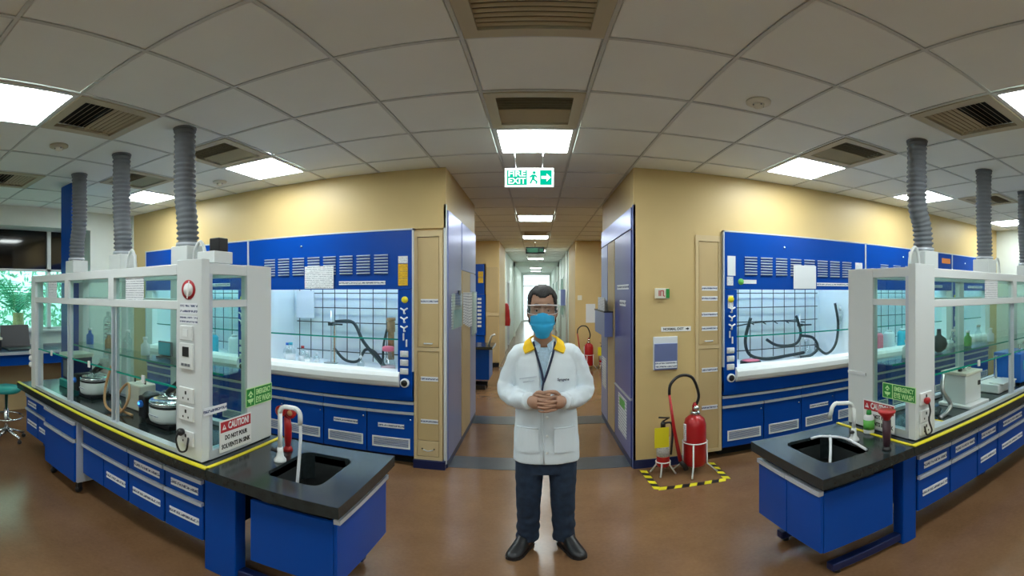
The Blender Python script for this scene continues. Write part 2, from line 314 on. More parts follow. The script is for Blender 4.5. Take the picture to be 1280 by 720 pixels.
# second block, lab beyond and the corridor to the end doors
S('wall_second_left', MB().box(-1.17, -.857, 9.88, 11.8, 0, CH).box(-6, -1.17, 9.95, 11.8, 0, CH).box(-6, -1.17, 9.88, 9.95, 2.43, CH).box(-6.2, -6.0, 5.78, 11.8, 0, CH), 'beige')
S('wall_second_right', MB().box(.914, 8, 9.88, 11.8, 0, CH).box(7.9, 8.0, 5.78, 9.9, 0, CH), 'beige')
S('wall_corridor_left', MB().box(-1.05, -.90, 11.8, 13.2, 0, CH).box(-1.05, -.90, 14.2, 17.4, 0, CH).box(-1.05, -.90, 18.4, 26, 0, CH).box(-1.05, -.90, 13.2, 14.2, 2.1, CH).box(-1.05, -.9, 17.4, 18.4, 2.1, CH).box(-1.0, -.82, 16.9, 17.1, 0, CH), 'plaster')
S('wall_corridor_right', MB().box(.95, 1.1, 11.8, 26, 0, CH).box(.87, 1.0, 16.9, 17.1, 0, CH).box(.91, 1.0, 13.0, 13.15, 0, CH).box(.91, 1.0, 20.9, 21.1, 0, CH).box(-.9, .95, 16.9, 17.1, 2.80, CH), 'plaster')
S('wall_end', MB().box(-1.05, -.80, 26, 26.15, 0, CH).box(.86, 1.1, 26, 26.15, 0, CH).box(-.8, .86, 26, 26.15, 2.86, CH), 'plaster')
d1 = S('door_1', MB().box(-.80, -.74, 25.98, 26.1, 0, 2.86).box(.80, .86, 25.98, 26.1, 0, 2.86).box(-.74, .80, 25.98, 26.1, 2.80, 2.86).box(-.74, .80, 25.98, 26.1, 2.12, 2.19).box(.0, .06, 25.98, 26.1, 0, 2.12).box(-.74, .8, 25.98, 26.1, 0, .08), 'frame')
S('door_pane', B(-.74, 0, 26.03, 26.04, .08, 2.12), 'hglass', par=d1); S('door_pane', B(.06, .80, 26.03, 26.04, .08, 2.12), 'hglass', par=d1)
bl = MB()
for k in range(7): bl.box(-.73, .79, 26.05, 26.09, 2.22+k*.082, 2.27+k*.082)
S('transom_blind', bl, 'vent', par=d1)
for k, (yy, z0) in enumerate(((13.2, 0), (17.4, 0))):
    dd = S('door_%d' % (k+2), B(-1.0, -.95, yy+.06, yy+.94, .01, 2.06), 'hose' if k == 0 else 'white'); S('door_frame', MB().box(-1.0, -.885, yy, yy+.06, 0, 2.1).box(-1.0, -.885, yy+.94, yy+1, 0, 2.1).box(-1.0, -.885, yy, yy+1, 2.06, 2.1), 'frame', par=dd)
    S('door_handle', MB().tube([(-.94, yy+.85, .95), (-.89, yy+.85, .95), (-.89, yy+.85, 1.15), (-.94, yy+.85, 1.15)], .012), 'chrome', par=dd)
for k, yy in enumerate((14.6, 18.4, 22.2)):            # white framed windows in the right corridor wall
    wd = S('window_%d' % (k+2), MB().box(.925, .955, yy, yy+.06, .9, 2.3).box(.925, .955, yy+1.5, yy+1.56, .9, 2.3).box(.925, .955, yy, yy+1.56, 2.24, 2.3).box(.925, .955, yy, yy+1.56, .9, .96).box(.925, .955, yy+.75, yy+.81, .9, 2.3), 'frame')
    S('window_pane', B(.94, .949, yy+.06, yy+.75, .96, 2.24), 'wglass', par=wd); S('window_pane', B(.94, .949, yy+.81, yy+1.5, .96, 2.24), 'wglass', par=wd)
S('ground_outside', MB().box(-40, 40, 26.2, 60, -.2, -.02).box(-40, -6.25, -30, 26, -.2, -.02), 'ground')
# corridor cladding, left and right faces of the front blocks
S('trim_1', MB().box(CL-.02, CL+.006, 3.9, 3.935, 0.05, 2.60), 'frame')
S('trim_2', MB().box(CR-.006, CR+.02, 3.9, 3.93, 0.0, 2.60), 'steelblue')
S('baseboard_front_right', MB().box(CR, 1.60, 3.885, 3.90, 0, .09).box(CR-.012, CR, 3.93, 5.78, 0, .08), 'darkblue')
S('baseboard_front_left', MB().box(CL, CL+.012, 3.93, 5.78, 0, .08).box(-1.146, CL, 3.86, 3.93, 0, .09), 'darkblue')

# ------------------------------------------------------------------ corridor panels on the block sides
def side_panel(name, label, x, s, y0, y1, z0, z1, m, cat='panel'):
    t = T(name, label, cat, (x, (y0+y1)/2, z0)); a, b = sorted((x, x+s*.018))
    P(t, 'sheet', B(a, b, y0, y1, z0, z1, b=.004), m); return t
t = side_panel('steel_panel', 'tall bluish steel panel at the near corner of the left corridor wall', CL, 1, 3.94, 4.64, .08, 2.55, 'steelblue')
P(t, 'gap_strip', B(CL, CL+.008, 4.64, 4.68, .08, 2.0), 'black')
side_panel('beige_door_panel', 'narrow beige door panel beside the hanging papers, left corridor wall', CL, 1, 4.69, 5.28, .08, 2.0, 'beige2')
side_panel('steel_panel', 'upper steel sheet above the beige door, left corridor wall', CL, 1, 4.69, 5.76, 2.01, 2.55, 'steelblue')
side_panel('steel_panel', 'far bluish steel strip past the beige door, left corridor wall', CL, 1, 5.29, 5.76, .08, 2.0, 'steelblue')
t = side_panel('indigo_cladding', 'wide indigo panel with two labels at the near corner, right corridor wall', CR, -1, 3.94, 4.76, .73, 2.36, 'panelblue')
for z0, z1, y0, y1 in ((1.79, 1.84, 4.02, 4.60), (1.62, 1.68, 4.16, 4.46)): P(t, 'label_plate', B(CR-.021, CR-.018, y0, y1, z0, z1), 'lab')
t = side_panel('indigo_cladding', 'lower indigo door with a notice sheet, right corridor wall', CR, -1, 3.94, 4.76, .09, .715, 'panelblue')
P(t, 'edge_strip', B(CR-.024, CR-.005, 3.94, 4.76, .705, .722), 'alu')
n_ = P(t, 'notice_sheet', B(CR-.021, CR-.018, 4.12, 4.54, .24, .66), 'paper'); P(n_, 'notice_header', B(CR-.0225, CR-.021, 4.20, 4.46, .54, .63), 'green')
side_panel('steel_panel', 'upper shiny steel sheet at the near corner, right corridor wall', CR, -1, 3.94, 5.76, 2.37, 2.58, 'steelblue')
side_panel('beige_door_panel', 'narrow beige door panel behind the document box, right corridor wall', CR, -1, 4.80, 5.24, .09, 2.36, 'beige2')
t = side_panel('steel_panel', 'far bluish steel strip past the beige door, right corridor wall', CR, -1, 5.27, 5.76, .09, 2.36, 'steelblue')
P(t, 'notice_sheet', B(CR-.021, CR-.018, 5.36, 5.66, .5, .9), 'paper')
# papers and boxes hung on them
t = T('hanging_papers', 'clear pouch of printed sheets hung on the left corridor wall', 'papers', (CL, 4.35, 1.4))
P(t, 'sheet', B(CL+.019, CL+.026, 4.06, 4.62, 1.40, 1.74), 'paper'); P(t, 'colour_sheet', B(CL+.026, CL+.030, 4.16, 4.60, 1.40, 1.58), 'cyan'); P(t, 'clip', B(CL+.02, CL+.034, 4.42, 4.5, 1.73, 1.78), 'black')
P(t, 'pouch', B(CL+.031, CL+.033, 4.05, 4.63, 1.39, 1.75), 'clear')
t = T('hanging_papers', 'bundle of folded sheets on the beige door of the left corridor wall', 'papers', (CL, 4.95, 1.38))
for k in range(4): P(t, 'sheet', B(CL+.02+.004*k, CL+.023+.004*k, 4.74+.1*k, 5.02+.1*k, 1.40-.02*k, 1.76), 'paper')
t = T('hanging_papers', 'clear holder at the far edge of the left corridor wall', 'papers', (CL, 5.55, 1.2))
P(t, 'sheet', B(CL+.02, CL+.03, 5.36, 5.74, 1.22, 1.75), 'plain'); P(t, 'pouch', B(CL+.032, CL+.036, 5.34, 5.75, 1.2, 1.77), 'clear')
t = T('document_box', 'metal document box with papers on top, right corridor wall', 'box', (CR, 5.2, 1.22))
P(t, 'body', B(CR-.12, CR-.02, 4.86, 5.66, 1.24, 1.53, b=.006), 'steelblue'); P(t, 'lid', B(CR-.128, CR-.02, 4.85, 5.67, 1.525, 1.54), 'black')
for k in range(4): P(t, 'paper_sheet', B(CR-.11+.02*k, CR-.106+.02*k, 4.92+.05*k, 5.45+.04*k, 1.54, 1.70-.02*k), 'paper')

# ------------------------------------------------------------------ tall service cupboards beside the hoods
def service(x0, x1, z1, labels, hatch, label):
    y = 3.90; t = T('service_cupboard', label, 'cupboard', ((x0+x1)/2, y, .08)); xi0, xi1 = x0+.03, x1-.03
    P(t, 'case', MB().box(x0, xi0, y-.012, y+.03, .09, z1+.06).box(xi1, x1, y-.012, y+.03, .09, z1+.06).box(xi0, xi1, y-.012, y+.03, z1, z1+.06).box(xi0, xi1, y-.012, y+.03, 1.20, 1.235).box(xi0, xi1, y-.012, y+.03, .09, .125), 'beigetrim')
    z_ = .30 if hatch else .13
    up = P(t, 'door', B(xi0+.004, xi1-.004, y-.006, y+.028, 1.24, z1-.006, b=.002), 'beige2'); lo = P(t, 'door', B(xi0+.004, xi1-.004, y-.006, y+.028, z_, 1.196, b=.002), 'beige2')
    P(up, 'handle', MB().tube([(xi0+.07, y-.006, 1.275), (xi0+.07, y-.025, 1.275), (xi1-.07, y-.025, 1.275), (xi1-.07, y-.006, 1.275)], .006), 'alu')
    for z in labels: P(up if z > 1.2 else lo, 'label_plate', B(xi0+.035, xi1-.012, y-.009, y-.006, z-.022, z+.022), 'lab')
    if hatch:
        h = P(t, 'hatch', B(xi0+.004, xi1-.004, y-.010, y+.028, .13, .292, b=.004), 'beigetrim')
        for sx in (xi0+.05, xi1-.05): P(h, 'screw', MB().lathe([(.008, 0), (.006, -.006)], (sx, y-.010, .21), 8, 'y'), 'black')
        P(h, 'handle', MB().tube([(xi0+.06, y-.010, .2), (xi0+.1, y-.022, .19), (xi1-.1, y-.022, .19), (xi1-.06, y-.010, .2)], .005), 'alu')
service(HX0, CL-.03, 2.29, (1.675, .93, .50), True, 'tall narrow beige service cupboard between the left hood and the corridor')
service(1.535, RX0-.008, 2.27, (1.80, 1.70, 1.54, 1.40, .98, .585), False, 'tall narrow beige service cupboard with six labels beside the right hood')
P(None, 'vent_box', B(-1.13, -.86, 3.868, 3.90, .02, .07), 'darkblue')['kind'] = 'structure'

# ------------------------------------------------------------------ fume hoods
def hood(x0, x1, strip_left, ztop, label, detail=2, lattice=True, lamp_on=True):
    yf, yb = 3.86, 4.62; t = T('fume_hood', label, 'fume hood', ((x0+x1)/2, yf, .82))
    sw, ow = .165, .15; a, b = (x0+sw, x1-ow) if strip_left else (x0+ow, x1-sw)
    sx0, sx1 = (x0, x0+sw) if strip_left else (x1-sw, x1)
    P(t, 'upper_panel', B(x0+.012, x1-.012, yf, 3.95, 1.79, ztop-.015, b=.004), 'hoodblue')
    P(t, 'top_edge', MB().box(x0, x1, yf-.004, 3.95, ztop-.014, ztop).box(x0, x0+.012, yf-.004, 3.95, 1.0, ztop).box(x1-.012, x1, yf-.004, 3.95, 1.0, ztop), 'alu')
    st = P(t, 'control_strip', B(sx0+.012, sx1-.012, yf, 3.95, .74, 1.788), 'hoodblue')
    ot = (x1-ow, x1-.012) if strip_left else (x0+.012, x0+ow)
    P(t, 'side_jamb', B(ot[0], ot[1], yf+.01, 3.95, .85, 1.788), 'liner')
    P(t, 'liner', MB().box(a-.02, a, 3.95, yb, .9, 2.3).box(b, b+.02, 3.95, yb, .9, 2.3).box(a-.02, b+.02, yb, yb+.03, .9, 2.3).box(a, b, 3.95, yb, 2.28, 2.3), 'liner')
    P(t, 'worktop', B(a-.02, b+.02, 3.90, yb, .88, .93), 'liner')
    P(t, 'lamp_tube', MB().tube([(a+.15, 4.1, 2.2), (b-.15, 4.1, 2.2)], .03), 'tube')
    # rounded sill
    pr = [(3.97, .93), (3.97, 1.0), (3.90, 1.0), (3.84, .985), (3.815, .95), (3.81, .90), (3.825, .86), (3.85, .84), (3.9, .84)]
    P(t, 'sill', MB().prism([(y, z) for y, z in pr][::-1], (a-.03 if strip_left else x0+.02, 0, 0), (0, 1, 0), (0, 0, 1), ((b-a)+(.16 if strip_left else .0)+(.0 if strip_left else ow+.01), 0, 0)), 'sill')
    P(t, 'lower_panel', B(x0+.012, x1-.012, 3.875, 3.95, .70, .838), 'hoodblue')
    # sash
    P(t, 'sash', B(a, b, 3.965, 3.973, 1.302, 1.85), 'hglass'); P(t, 'sash_edge', B(a, b, 3.962, 3.976, 1.288, 1.302), 'gedge', 'green glass edge')
    if detail < 1: return t, a, b
    # louvres: groups of slots
    ng = 8 if detail > 1 else 6; gx0, gx1 = x0+.22, x1-.23
    for g in range(ng):
        cx = gx0+(g+.5)*(gx1-gx0)/ng; mb = MB()
        gr = P(t, 'louvre_group', B(cx-.075, cx+.075, yf-.002, yf, 1.925, 2.135), 'hoodblue')
        for k in range(7): P(gr, 'louvre', MB().prism([(0, 0), (-.014, -.004), (-.014, -.010), (0, -.016)], (cx-.07, yf-.002, 2.13-k*.029), (0, 1, 0), (0, 0, 1), (.14, 0, 0)), 'louv')
    lx = x1-.62 if not strip_left else x1-.62
    P(t, 'label_plate', B(lx-.16, lx+.34, yf-.005, yf, 1.835, 1.872), 'lab')
    P(t, 'lock', MB().lathe([(.014, 0), (.010, -.012)], ((x0+x1)/2-.25, yf, 2.25), 10, 'y'), 'chrome')
    # control strip fittings
    cx = (sx0+sx1)/2; kn = P(st, 'round_knob', MB().lathe([(.032, 0), (.032, -.012), (.02, -.02)], (cx, yf, 1.69), 14, 'y'), 'yellow')
    for k in range(3):
        z = 1.59-.085*k; P(st, 'valve', MB().tube([(cx, yf, z-.03), (cx, yf-.03, z-.03), (cx, yf-.03, z)], .008).tube([(cx-.035, yf-.03, z+.02), (cx, yf-.03, z), (cx+.035, yf-.03, z+.02)], .008), 'sill')
    for k in range(2): P(st, 'switch', B(cx-.02+.03*k, cx-.005+.03*k, yf-.012, yf, 1.30-.06*k, 1.37-.06*k, b=.003), 'white')
    for k in range(3):
        z = 1.17-.085*k; so = P(st, 'socket', B(cx-.045, cx+.035, yf-.014, yf, z-.03, z+.03, b=.004), 'white'); P(so, 'socket_cover', B(cx-.02, cx+.03, yf-.03, yf-.014, z-.012, z+.028, b=.004), 'sill')
    ga = P(st, 'gauge', MB().lathe([(.045, 0), (.045, -.02), (.035, -.024)], (cx, yf, .885), 16, 'y'), 'sill'); P(ga, 'gauge_face', MB().lathe([(.032, 0), (.030, -.003)], (cx, yf-.024, .885), 14, 'y'), 'black')
    # rod lattice
    if lattice:
        l0, l1 = (a+.03, b-.12) if strip_left else (a+.12, b-.03)
        nv = 10
        lt = P(t, 'lattice', MB().tube([(l0-.03, yb-.07, 1.05+.175*6), (l1+.03, yb-.07, 1.05+.175*6)], .0065, 6), 'hose')
        for k in range(nv): x = l0+k*(l1-l0)/(nv-1); P(lt, 'rod', MB().tube([(x, yb-.06, .95), (x, yb-.06, 2.1)], .0052, 6), 'hose')
        for k in range(6): z = 1.05+.175*k; P(lt, 'rod', MB().tube([(l0-.03, yb-.07, z), (l1+.03, yb-.07, z)], .0065, 6), 'hose')
        P(t, 'baffle', B(*((l0-.03, l0+.22) if not strip_left else (l0-.02, l0+.24)), yb-.09, yb-.075, 1.44, 1.78), 'plain')
    return t, a, b
def notice(name, label, x0, x1, y, z0, z1, m, cat='notice', extra=None):
    t = P(None, name, B(x0, x1, y-.004, y, z0, z1), m); return tag(t, label, cat)
hl, la_, lb_ = hood(HX1, HX0, False, 2.372, 'blue fume hood nearest the corridor on the left, flask inside')
hood(HX2, HX1, False, 2.372, 'blue fume hood at the far left end, seen through the glass bench enclosure', 1)
hr, ra_, rb_ = hood(RX0, RX1, True, 2.388, 'blue fume hood nearest the corridor on the right, black hoses inside')
hood(RX1, RX2, True, 2.388, 'second blue fume hood on the right, behind the glass bench enclosure', 1)
hood(RX2, RX3, True, 2.388, 'far right blue fume hood at the end of the run', 1)
YF = 3.86
notice('paper_notice', 'white printed sheet on the louvres of the near left hood', -2.32, -1.98, YF-.018, 1.80, 2.03, 'paper')
for k, (z0, m, nm) in enumerate(((2.04, 'paper', 'small white card above the yellow notices on the left hood'), (1.965, 'ylab', 'topmost of three yellow notices on the left hood corner'), (1.895, 'ylab', 'middle of three yellow notices on the left hood corner'), (1.825, 'ylab', 'lowest of three yellow notices on the left hood corner'))):
    notice('yellow_notice' if m == 'ylab' else 'paper_card', nm, -1.295, -1.20, YF, z0, z0+.068, m)
notice('paper_notice', 'white printed sheet on the louvres of the near right hood', 2.66, 2.97, YF-.018, 1.80, 2.06, 'plain')
notice('paper_notice', 'white sheet on the upper left corner of the right hood', 1.865, 1.955, YF, 1.93, 2.13, 'plain')
notice('paper_card', 'small card below the corner sheet of the right hood', 1.86, 1.93, YF, 1.83, 1.92, 'paper')
notice('paper_notice', 'tall instruction strip on the right hood control strip', 1.87, 1.93, YF, 1.60, 1.73, 'paper')
t = T('green_tag', 'small green tag with white strip under the right hood louvres', 'tag', (2.05, YF, 1.86))
P(t, 'disc', MB().lathe([(.035, 0), (.03, -.006)], (2.02, YF, 1.87), 14, 'y'), 'green'); P(t, 'strip', B(2.05, 2.2, YF-.004, YF, 1.85, 1.89), 'plain')
notice('paper_card', 'small pale card at the joint of the two right hoods', 3.60, 3.72, YF, 2.02, 2.13, 'paper')
notice('orange_label', 'small orange label on top of the second right hood', 5.45, 5.68, YF, 2.22, 2.30, mat('orange_tag', (.75, .22, .02), .5))

def hood_base(x0, x1, nd, label, labels=()):
    t = T('hood_base_cabinet', label, 'cabinet', ((x0+x1)/2, 3.9, .08)); yf = 3.89
    P(t, 'case', B(x0, x1, yf+.02, 4.5, .10, .69), 'darkblue'); P(t, 'plinth', B(x0, x1, yf+.1, 4.45, 0, .10), 'dark')
    for k in range(2 if nd > 2 else 1):
        n = 2 if nd > 2 else 1; a, b = x0+(x1-x0)*k/n, x0+(x1-x0)*(k+1)/n
        d = P(t, 'drawer', B(a+.004, b-.004, yf, yf+.02, .585, .66, b=.003), 'blue'); P(d, 'handle_rail', B(a+.004, b-.004, yf-.012, yf+.01, .662, .688), 'alu')
    for k in range(nd):
        a, b = x0+(x1-x0)*k/nd, x0+(x1-x0)*(k+1)/nd
        d = P(t, 'door', B(a+.006, b-.006, yf, yf+.02, .115, .552, b=.003), 'blue'); P(d, 'handle_rail', B(a+.004, b-.004, yf-.012, yf+.01, .556, .580), 'alu')
        g = P(d, 'grille', MB().box(a+.06, b-.04, yf-.006, yf, .185, .20).box(a+.06, b-.04, yf-.006, yf, .285, .30).box(a+.06, a+.075, yf-.006, yf, .2, .285).box(b-.055, b-.04, yf-.006, yf, .2, .285), 'sill')
        sl = MB()
        for q in range(5): sl.box(a+.075, b-.055, yf-.004, yf-.001, .205+q*.016, .215+q*.016)
        P(d, 'grille_slats', sl, 'louv')
        P(d, 'lock', MB().lathe([(.008, 0), (.008, -.006)], (b-.035, yf, .50), 8, 'y'), 'chrome')
        if k in labels: P(d, 'label_plate', B(a+.12, b-.10, yf-.003, yf, .40, .445), 'lab')
    return t
hood_base(HX1, HX0, 4, 'blue base cabinet under the near left hood, four doors with grilles', (2, 3))
hood_base(HX2, HX1, 4, 'blue base cabinet under the far left hood', (1,))
hood_base(RX0, RX1, 4, 'blue base cabinet under the near right hood, four doors with grilles', (2,))
hood_base(RX1, RX2, 4, 'blue base cabinet under the second right hood', ())
hood_base(RX2, RX3, 2, 'blue base cabinet under the far right hood', ())

# ------------------------------------------------------------------ things in the hoods
WT = .93
def hose(label, pts, r=.017, m='hose', grp=None, name='hose'):
    o = P(None, name, MB().tube(spline(pts, 7), r, 8), m); return tag(o, label, 'hose', grp)
hose('black hose arching from the stand across the left hood', [(-2.25, 4.42, 1.42), (-2.0, 4.36, 1.42), (-1.85, 4.3, 1.22), (-1.66, 4.28, 1.02), (-1.58, 4.26, .95)], .019)
hose('black hose sagging low behind the wash bottle, left hood', [(-2.28, 4.44, 1.10), (-2.12, 4.4, .98), (-1.95, 4.38, .98), (-1.84, 4.34, 1.12), (-1.72, 4.32, 1.10), (-1.6, 4.3, .96)], .017)
hose('dark hose looping over the cork at the right of the left hood', [(-1.62, 4.3, .95), (-1.63, 4.36, 1.2), (-1.58, 4.42, 1.45), (-1.53, 4.40, 1.42)], .013)
hose('thin dark hose along the right liner of the left hood', [(-1.36, 4.1, .95), (-1.37, 4.2, 1.3), (-1.36, 4.3, 1.6), (-1.36, 4.4, 1.7)], .014)
def lathed(name, label, cat, x, y, parts, grp=None, z=WT):
    t = T(name, label, cat, (x, y, z), grp)
    for pn, prof, m in parts: P(t, pn, MB().lathe(prof, (x, y, z), 18), m)
    return t
FLASK = [(.085, 0), (.088, .01), (.07, .08), (.04, .15), (.035, .17), (.035, .22)]
BOT = [(.045, 0), (.047, .01), (.047, .12), (.03, .15), (.018, .16), (.018, .18)]
lathed('conical_flask', 'wide clear flask with pink stopper, right side of the left hood', 'flask', -1.55, 4.28, [('body', FLASK, 'clear'), ('stopper', [(.06, .20), (.065, .205), (.065, .24), (.05, .25)], 'pink'), ('liquid', [(.078, .004), (.074, .04), (.0, .04)], mat('pale_pink_liquid', (.7, .45, .5), .2))])
lathed('cork_adapter', 'brown wooden cork column above the pink stopper, left hood', 'stopper', -1.56, 4.40, [('column', [(.035, 0), (.035, .3), (.045, .31), (.045, .42), (.03, .43)], 'wood'), ('cap', [(.05, .43), (.05, .46)], 'wood')], z=1.02)
t = lathed('wash_bottle', 'small clear wash bottle beside the hoses, left hood', 'bottle', -1.80, 4.12, [('body', [(.036, 0), (.038, .005), (.038, .08), (.016, .11), (.014, .13)], 'clear'), ('cap', [(.016, .13), (.016, .15), (.005, .16)], 'plain')])
P(t, 'spout', MB().tube([(-1.80, 4.12, 1.08), (-1.80, 4.12, 1.15), (-1.83, 4.10, 1.16)], .004), 'plain')
for k, (x, y, s, lab) in enumerate(((-2.70, 4.15, 1.2, 'tall clear bottle at the left of the left hood'), (-2.58, 4.22, 1.0, 'clear bottle with red cap in the left hood'), (-2.46, 4.12, .8, 'short clear bottle in front in the left hood'), (-2.81, 4.25, 1.1, 'clear bottle against the left liner of the hood'), (-2.38, 4.2, .7, 'small beaker next to the clamp stand, left hood'))):
    lathed('reagent_bottle', lab, 'bottle', x, y, [('body', [(r*s, h*s) for r, h in BOT], 'clear'), ('cap', [(.02*s, .18*s), (.02*s, .205*s)], ('cyan', 'red', 'plain', 'ltblue', 'plain')[k]), ('label', [(.0475*s, .03*s), (.0475*s, .09*s)], 'plain')])
def clamp_stand(x, y, h, label):
    t = T('clamp_stand', label, 'stand', (x, y, WT)); P(t, 'base', B(x-.07, x+.07, y-.05, y+.05, WT, WT+.015, b=.004), 'brushed')
    P(t, 'rod', MB().tube([(x, y, WT), (x, y, WT+h)], .008), 'brushed'); P(t, 'clamp', MB().tube([(x-.02, y, WT+h*.75), (x+.16, y-.03, WT+h*.75)], .01).box(x-.03, x+.03, y-.02, y+.02, WT+h*.72, WT+h*.78), 'hose'); return t
clamp_stand(-2.28, 4.36, .62, 'retort stand with clamp holding the hose, left hood')
lathed('glass_column', 'slim glass column on the retort stand, left hood', 'glassware', -2.22, 4.33, [('tube', [(.022, 0), (.025, .02), (.025, .46), (.02, .48)], 'clear'), ('core', [(.008, .02), (.008, .44)], 'tan')])
hose('big black hose loop at the left of the right hood', [(2.42, 4.38, 1.46), (2.36, 4.40, 1.2), (2.42, 4.40, 1.02), (2.62, 4.36, .96), (2.95, 4.34, .98), (3.15, 4.32, 1.0)], .02)
hose('black hose rising in the middle of the right hood', [(3.05, 4.35, 1.47), (3.10, 4.32, 1.25), (3.0, 4.3, 1.12), (2.75, 4.3, 1.12), (2.6, 4.32, 1.2)], .018)
hose('curled black hose right of centre in the right hood', [(3.1, 4.3, 1.22), (3.28, 4.3, 1.18), (3.34, 4.28, 1.05), (3.22, 4.26, .97), (3.05, 4.25, .96)], .018)
hose('black hose with clips against the side panel of the right hood', [(3.56, 4.2, 1.62), (3.57, 4.15, 1.35), (3.5, 4.12, 1.1), (3.35, 4.12, .99), (3.2, 4.14, 1.10)], .017)
for k in range(4): tag(P(None, 'hose_clip', MB().lathe([(.03, 0), (.03, .02)], (3.585, 4.18-.012*k, 1.28+.09*k), 10, 'x'), 'plain'), ('lowest', 'second from lowest', 'second from top', 'topmost')[k]+' white round clip on the side panel of the right hood', 'clip', 'white clips on the hood side panel')
t = T('manifold_rod', 'thin dark cable strung across the lattice of the right hood', 'cable', (2.7, 4.5, 1.38)); P(t, 'cable', MB().tube(spline([(2.3, 4.5, 1.36), (2.55, 4.5, 1.39), (2.9, 4.5, 1.40), (3.3, 4.5, 1.37)]), .008), 'hose'); 
for k in range(5): P(t, 'tap', MB().tube([(2.45+.17*k, 4.49, 1.41), (2.52+.17*k, 4.48, 1.37)], .007), 'hose')
lathed('conical_flask', 'clear flask in the right hood among the hoses', 'flask', 3.25, 4.4, [('body', FLASK, 'clear'), ('stopper', [(.03, .2), (.032, .25)], 'plain')])
clamp_stand(3.16, 4.42, .55, 'retort stand in the middle of the right hood')
lathed('round_heater', 'dark round heating mantle with pink rim at the left of the right hood', 'heater', 2.32, 4.2, [('body', [(.11, 0), (.12, .01), (.12, .05), (.10, .06)], 'black'), ('rim', [(.10, .055), (.105, .06), (.06, .065)], 'pink')])
# things in the second right hood, seen through the enclosure
for k, (x, m, lab) in enumerate(((4.35, 'pink', 'pink container in the second right hood'), (4.6, 'plain', 'white container in the second right hood'), (4.9, 'cyan', 'cyan container in the second right hood'))):
    lathed('plastic_container', lab, 'container', x, 4.2, [('body', [(.08, 0), (.085, .01), (.085, .22), (.06, .25)], m), ('cap', [(.04, .25), (.04, .28)], 'white')])
hose('black hose in the second right hood', [(4.2, 4.4, 1.5), (4.25, 4.4, 1.2), (4.1, 4.35, 1.0), (4.0, 4.3, .96)], .018)
for k, (x, m, lab) in enumerate(((-3.6, 'plain', 'white container in the far left hood'), (-4.0, 'cyan', 'cyan container in the far left hood'), (-4.4, 'pink', 'pink container in the far left hood'))):
    lathed('plastic_container', lab, 'container', x, 4.2, [('body', [(.08, 0), (.085, .01), (.085, .22), (.06, .25)], m), ('cap', [(.04, .25), (.04, .28)], 'white')])
hose('black hose in the far left hood', [(-3.4, 4.4, 1.5), (-3.5, 4.4, 1.2), (-3.7, 4.35, 1.0), (-3.8, 4.3, .96)], .018)

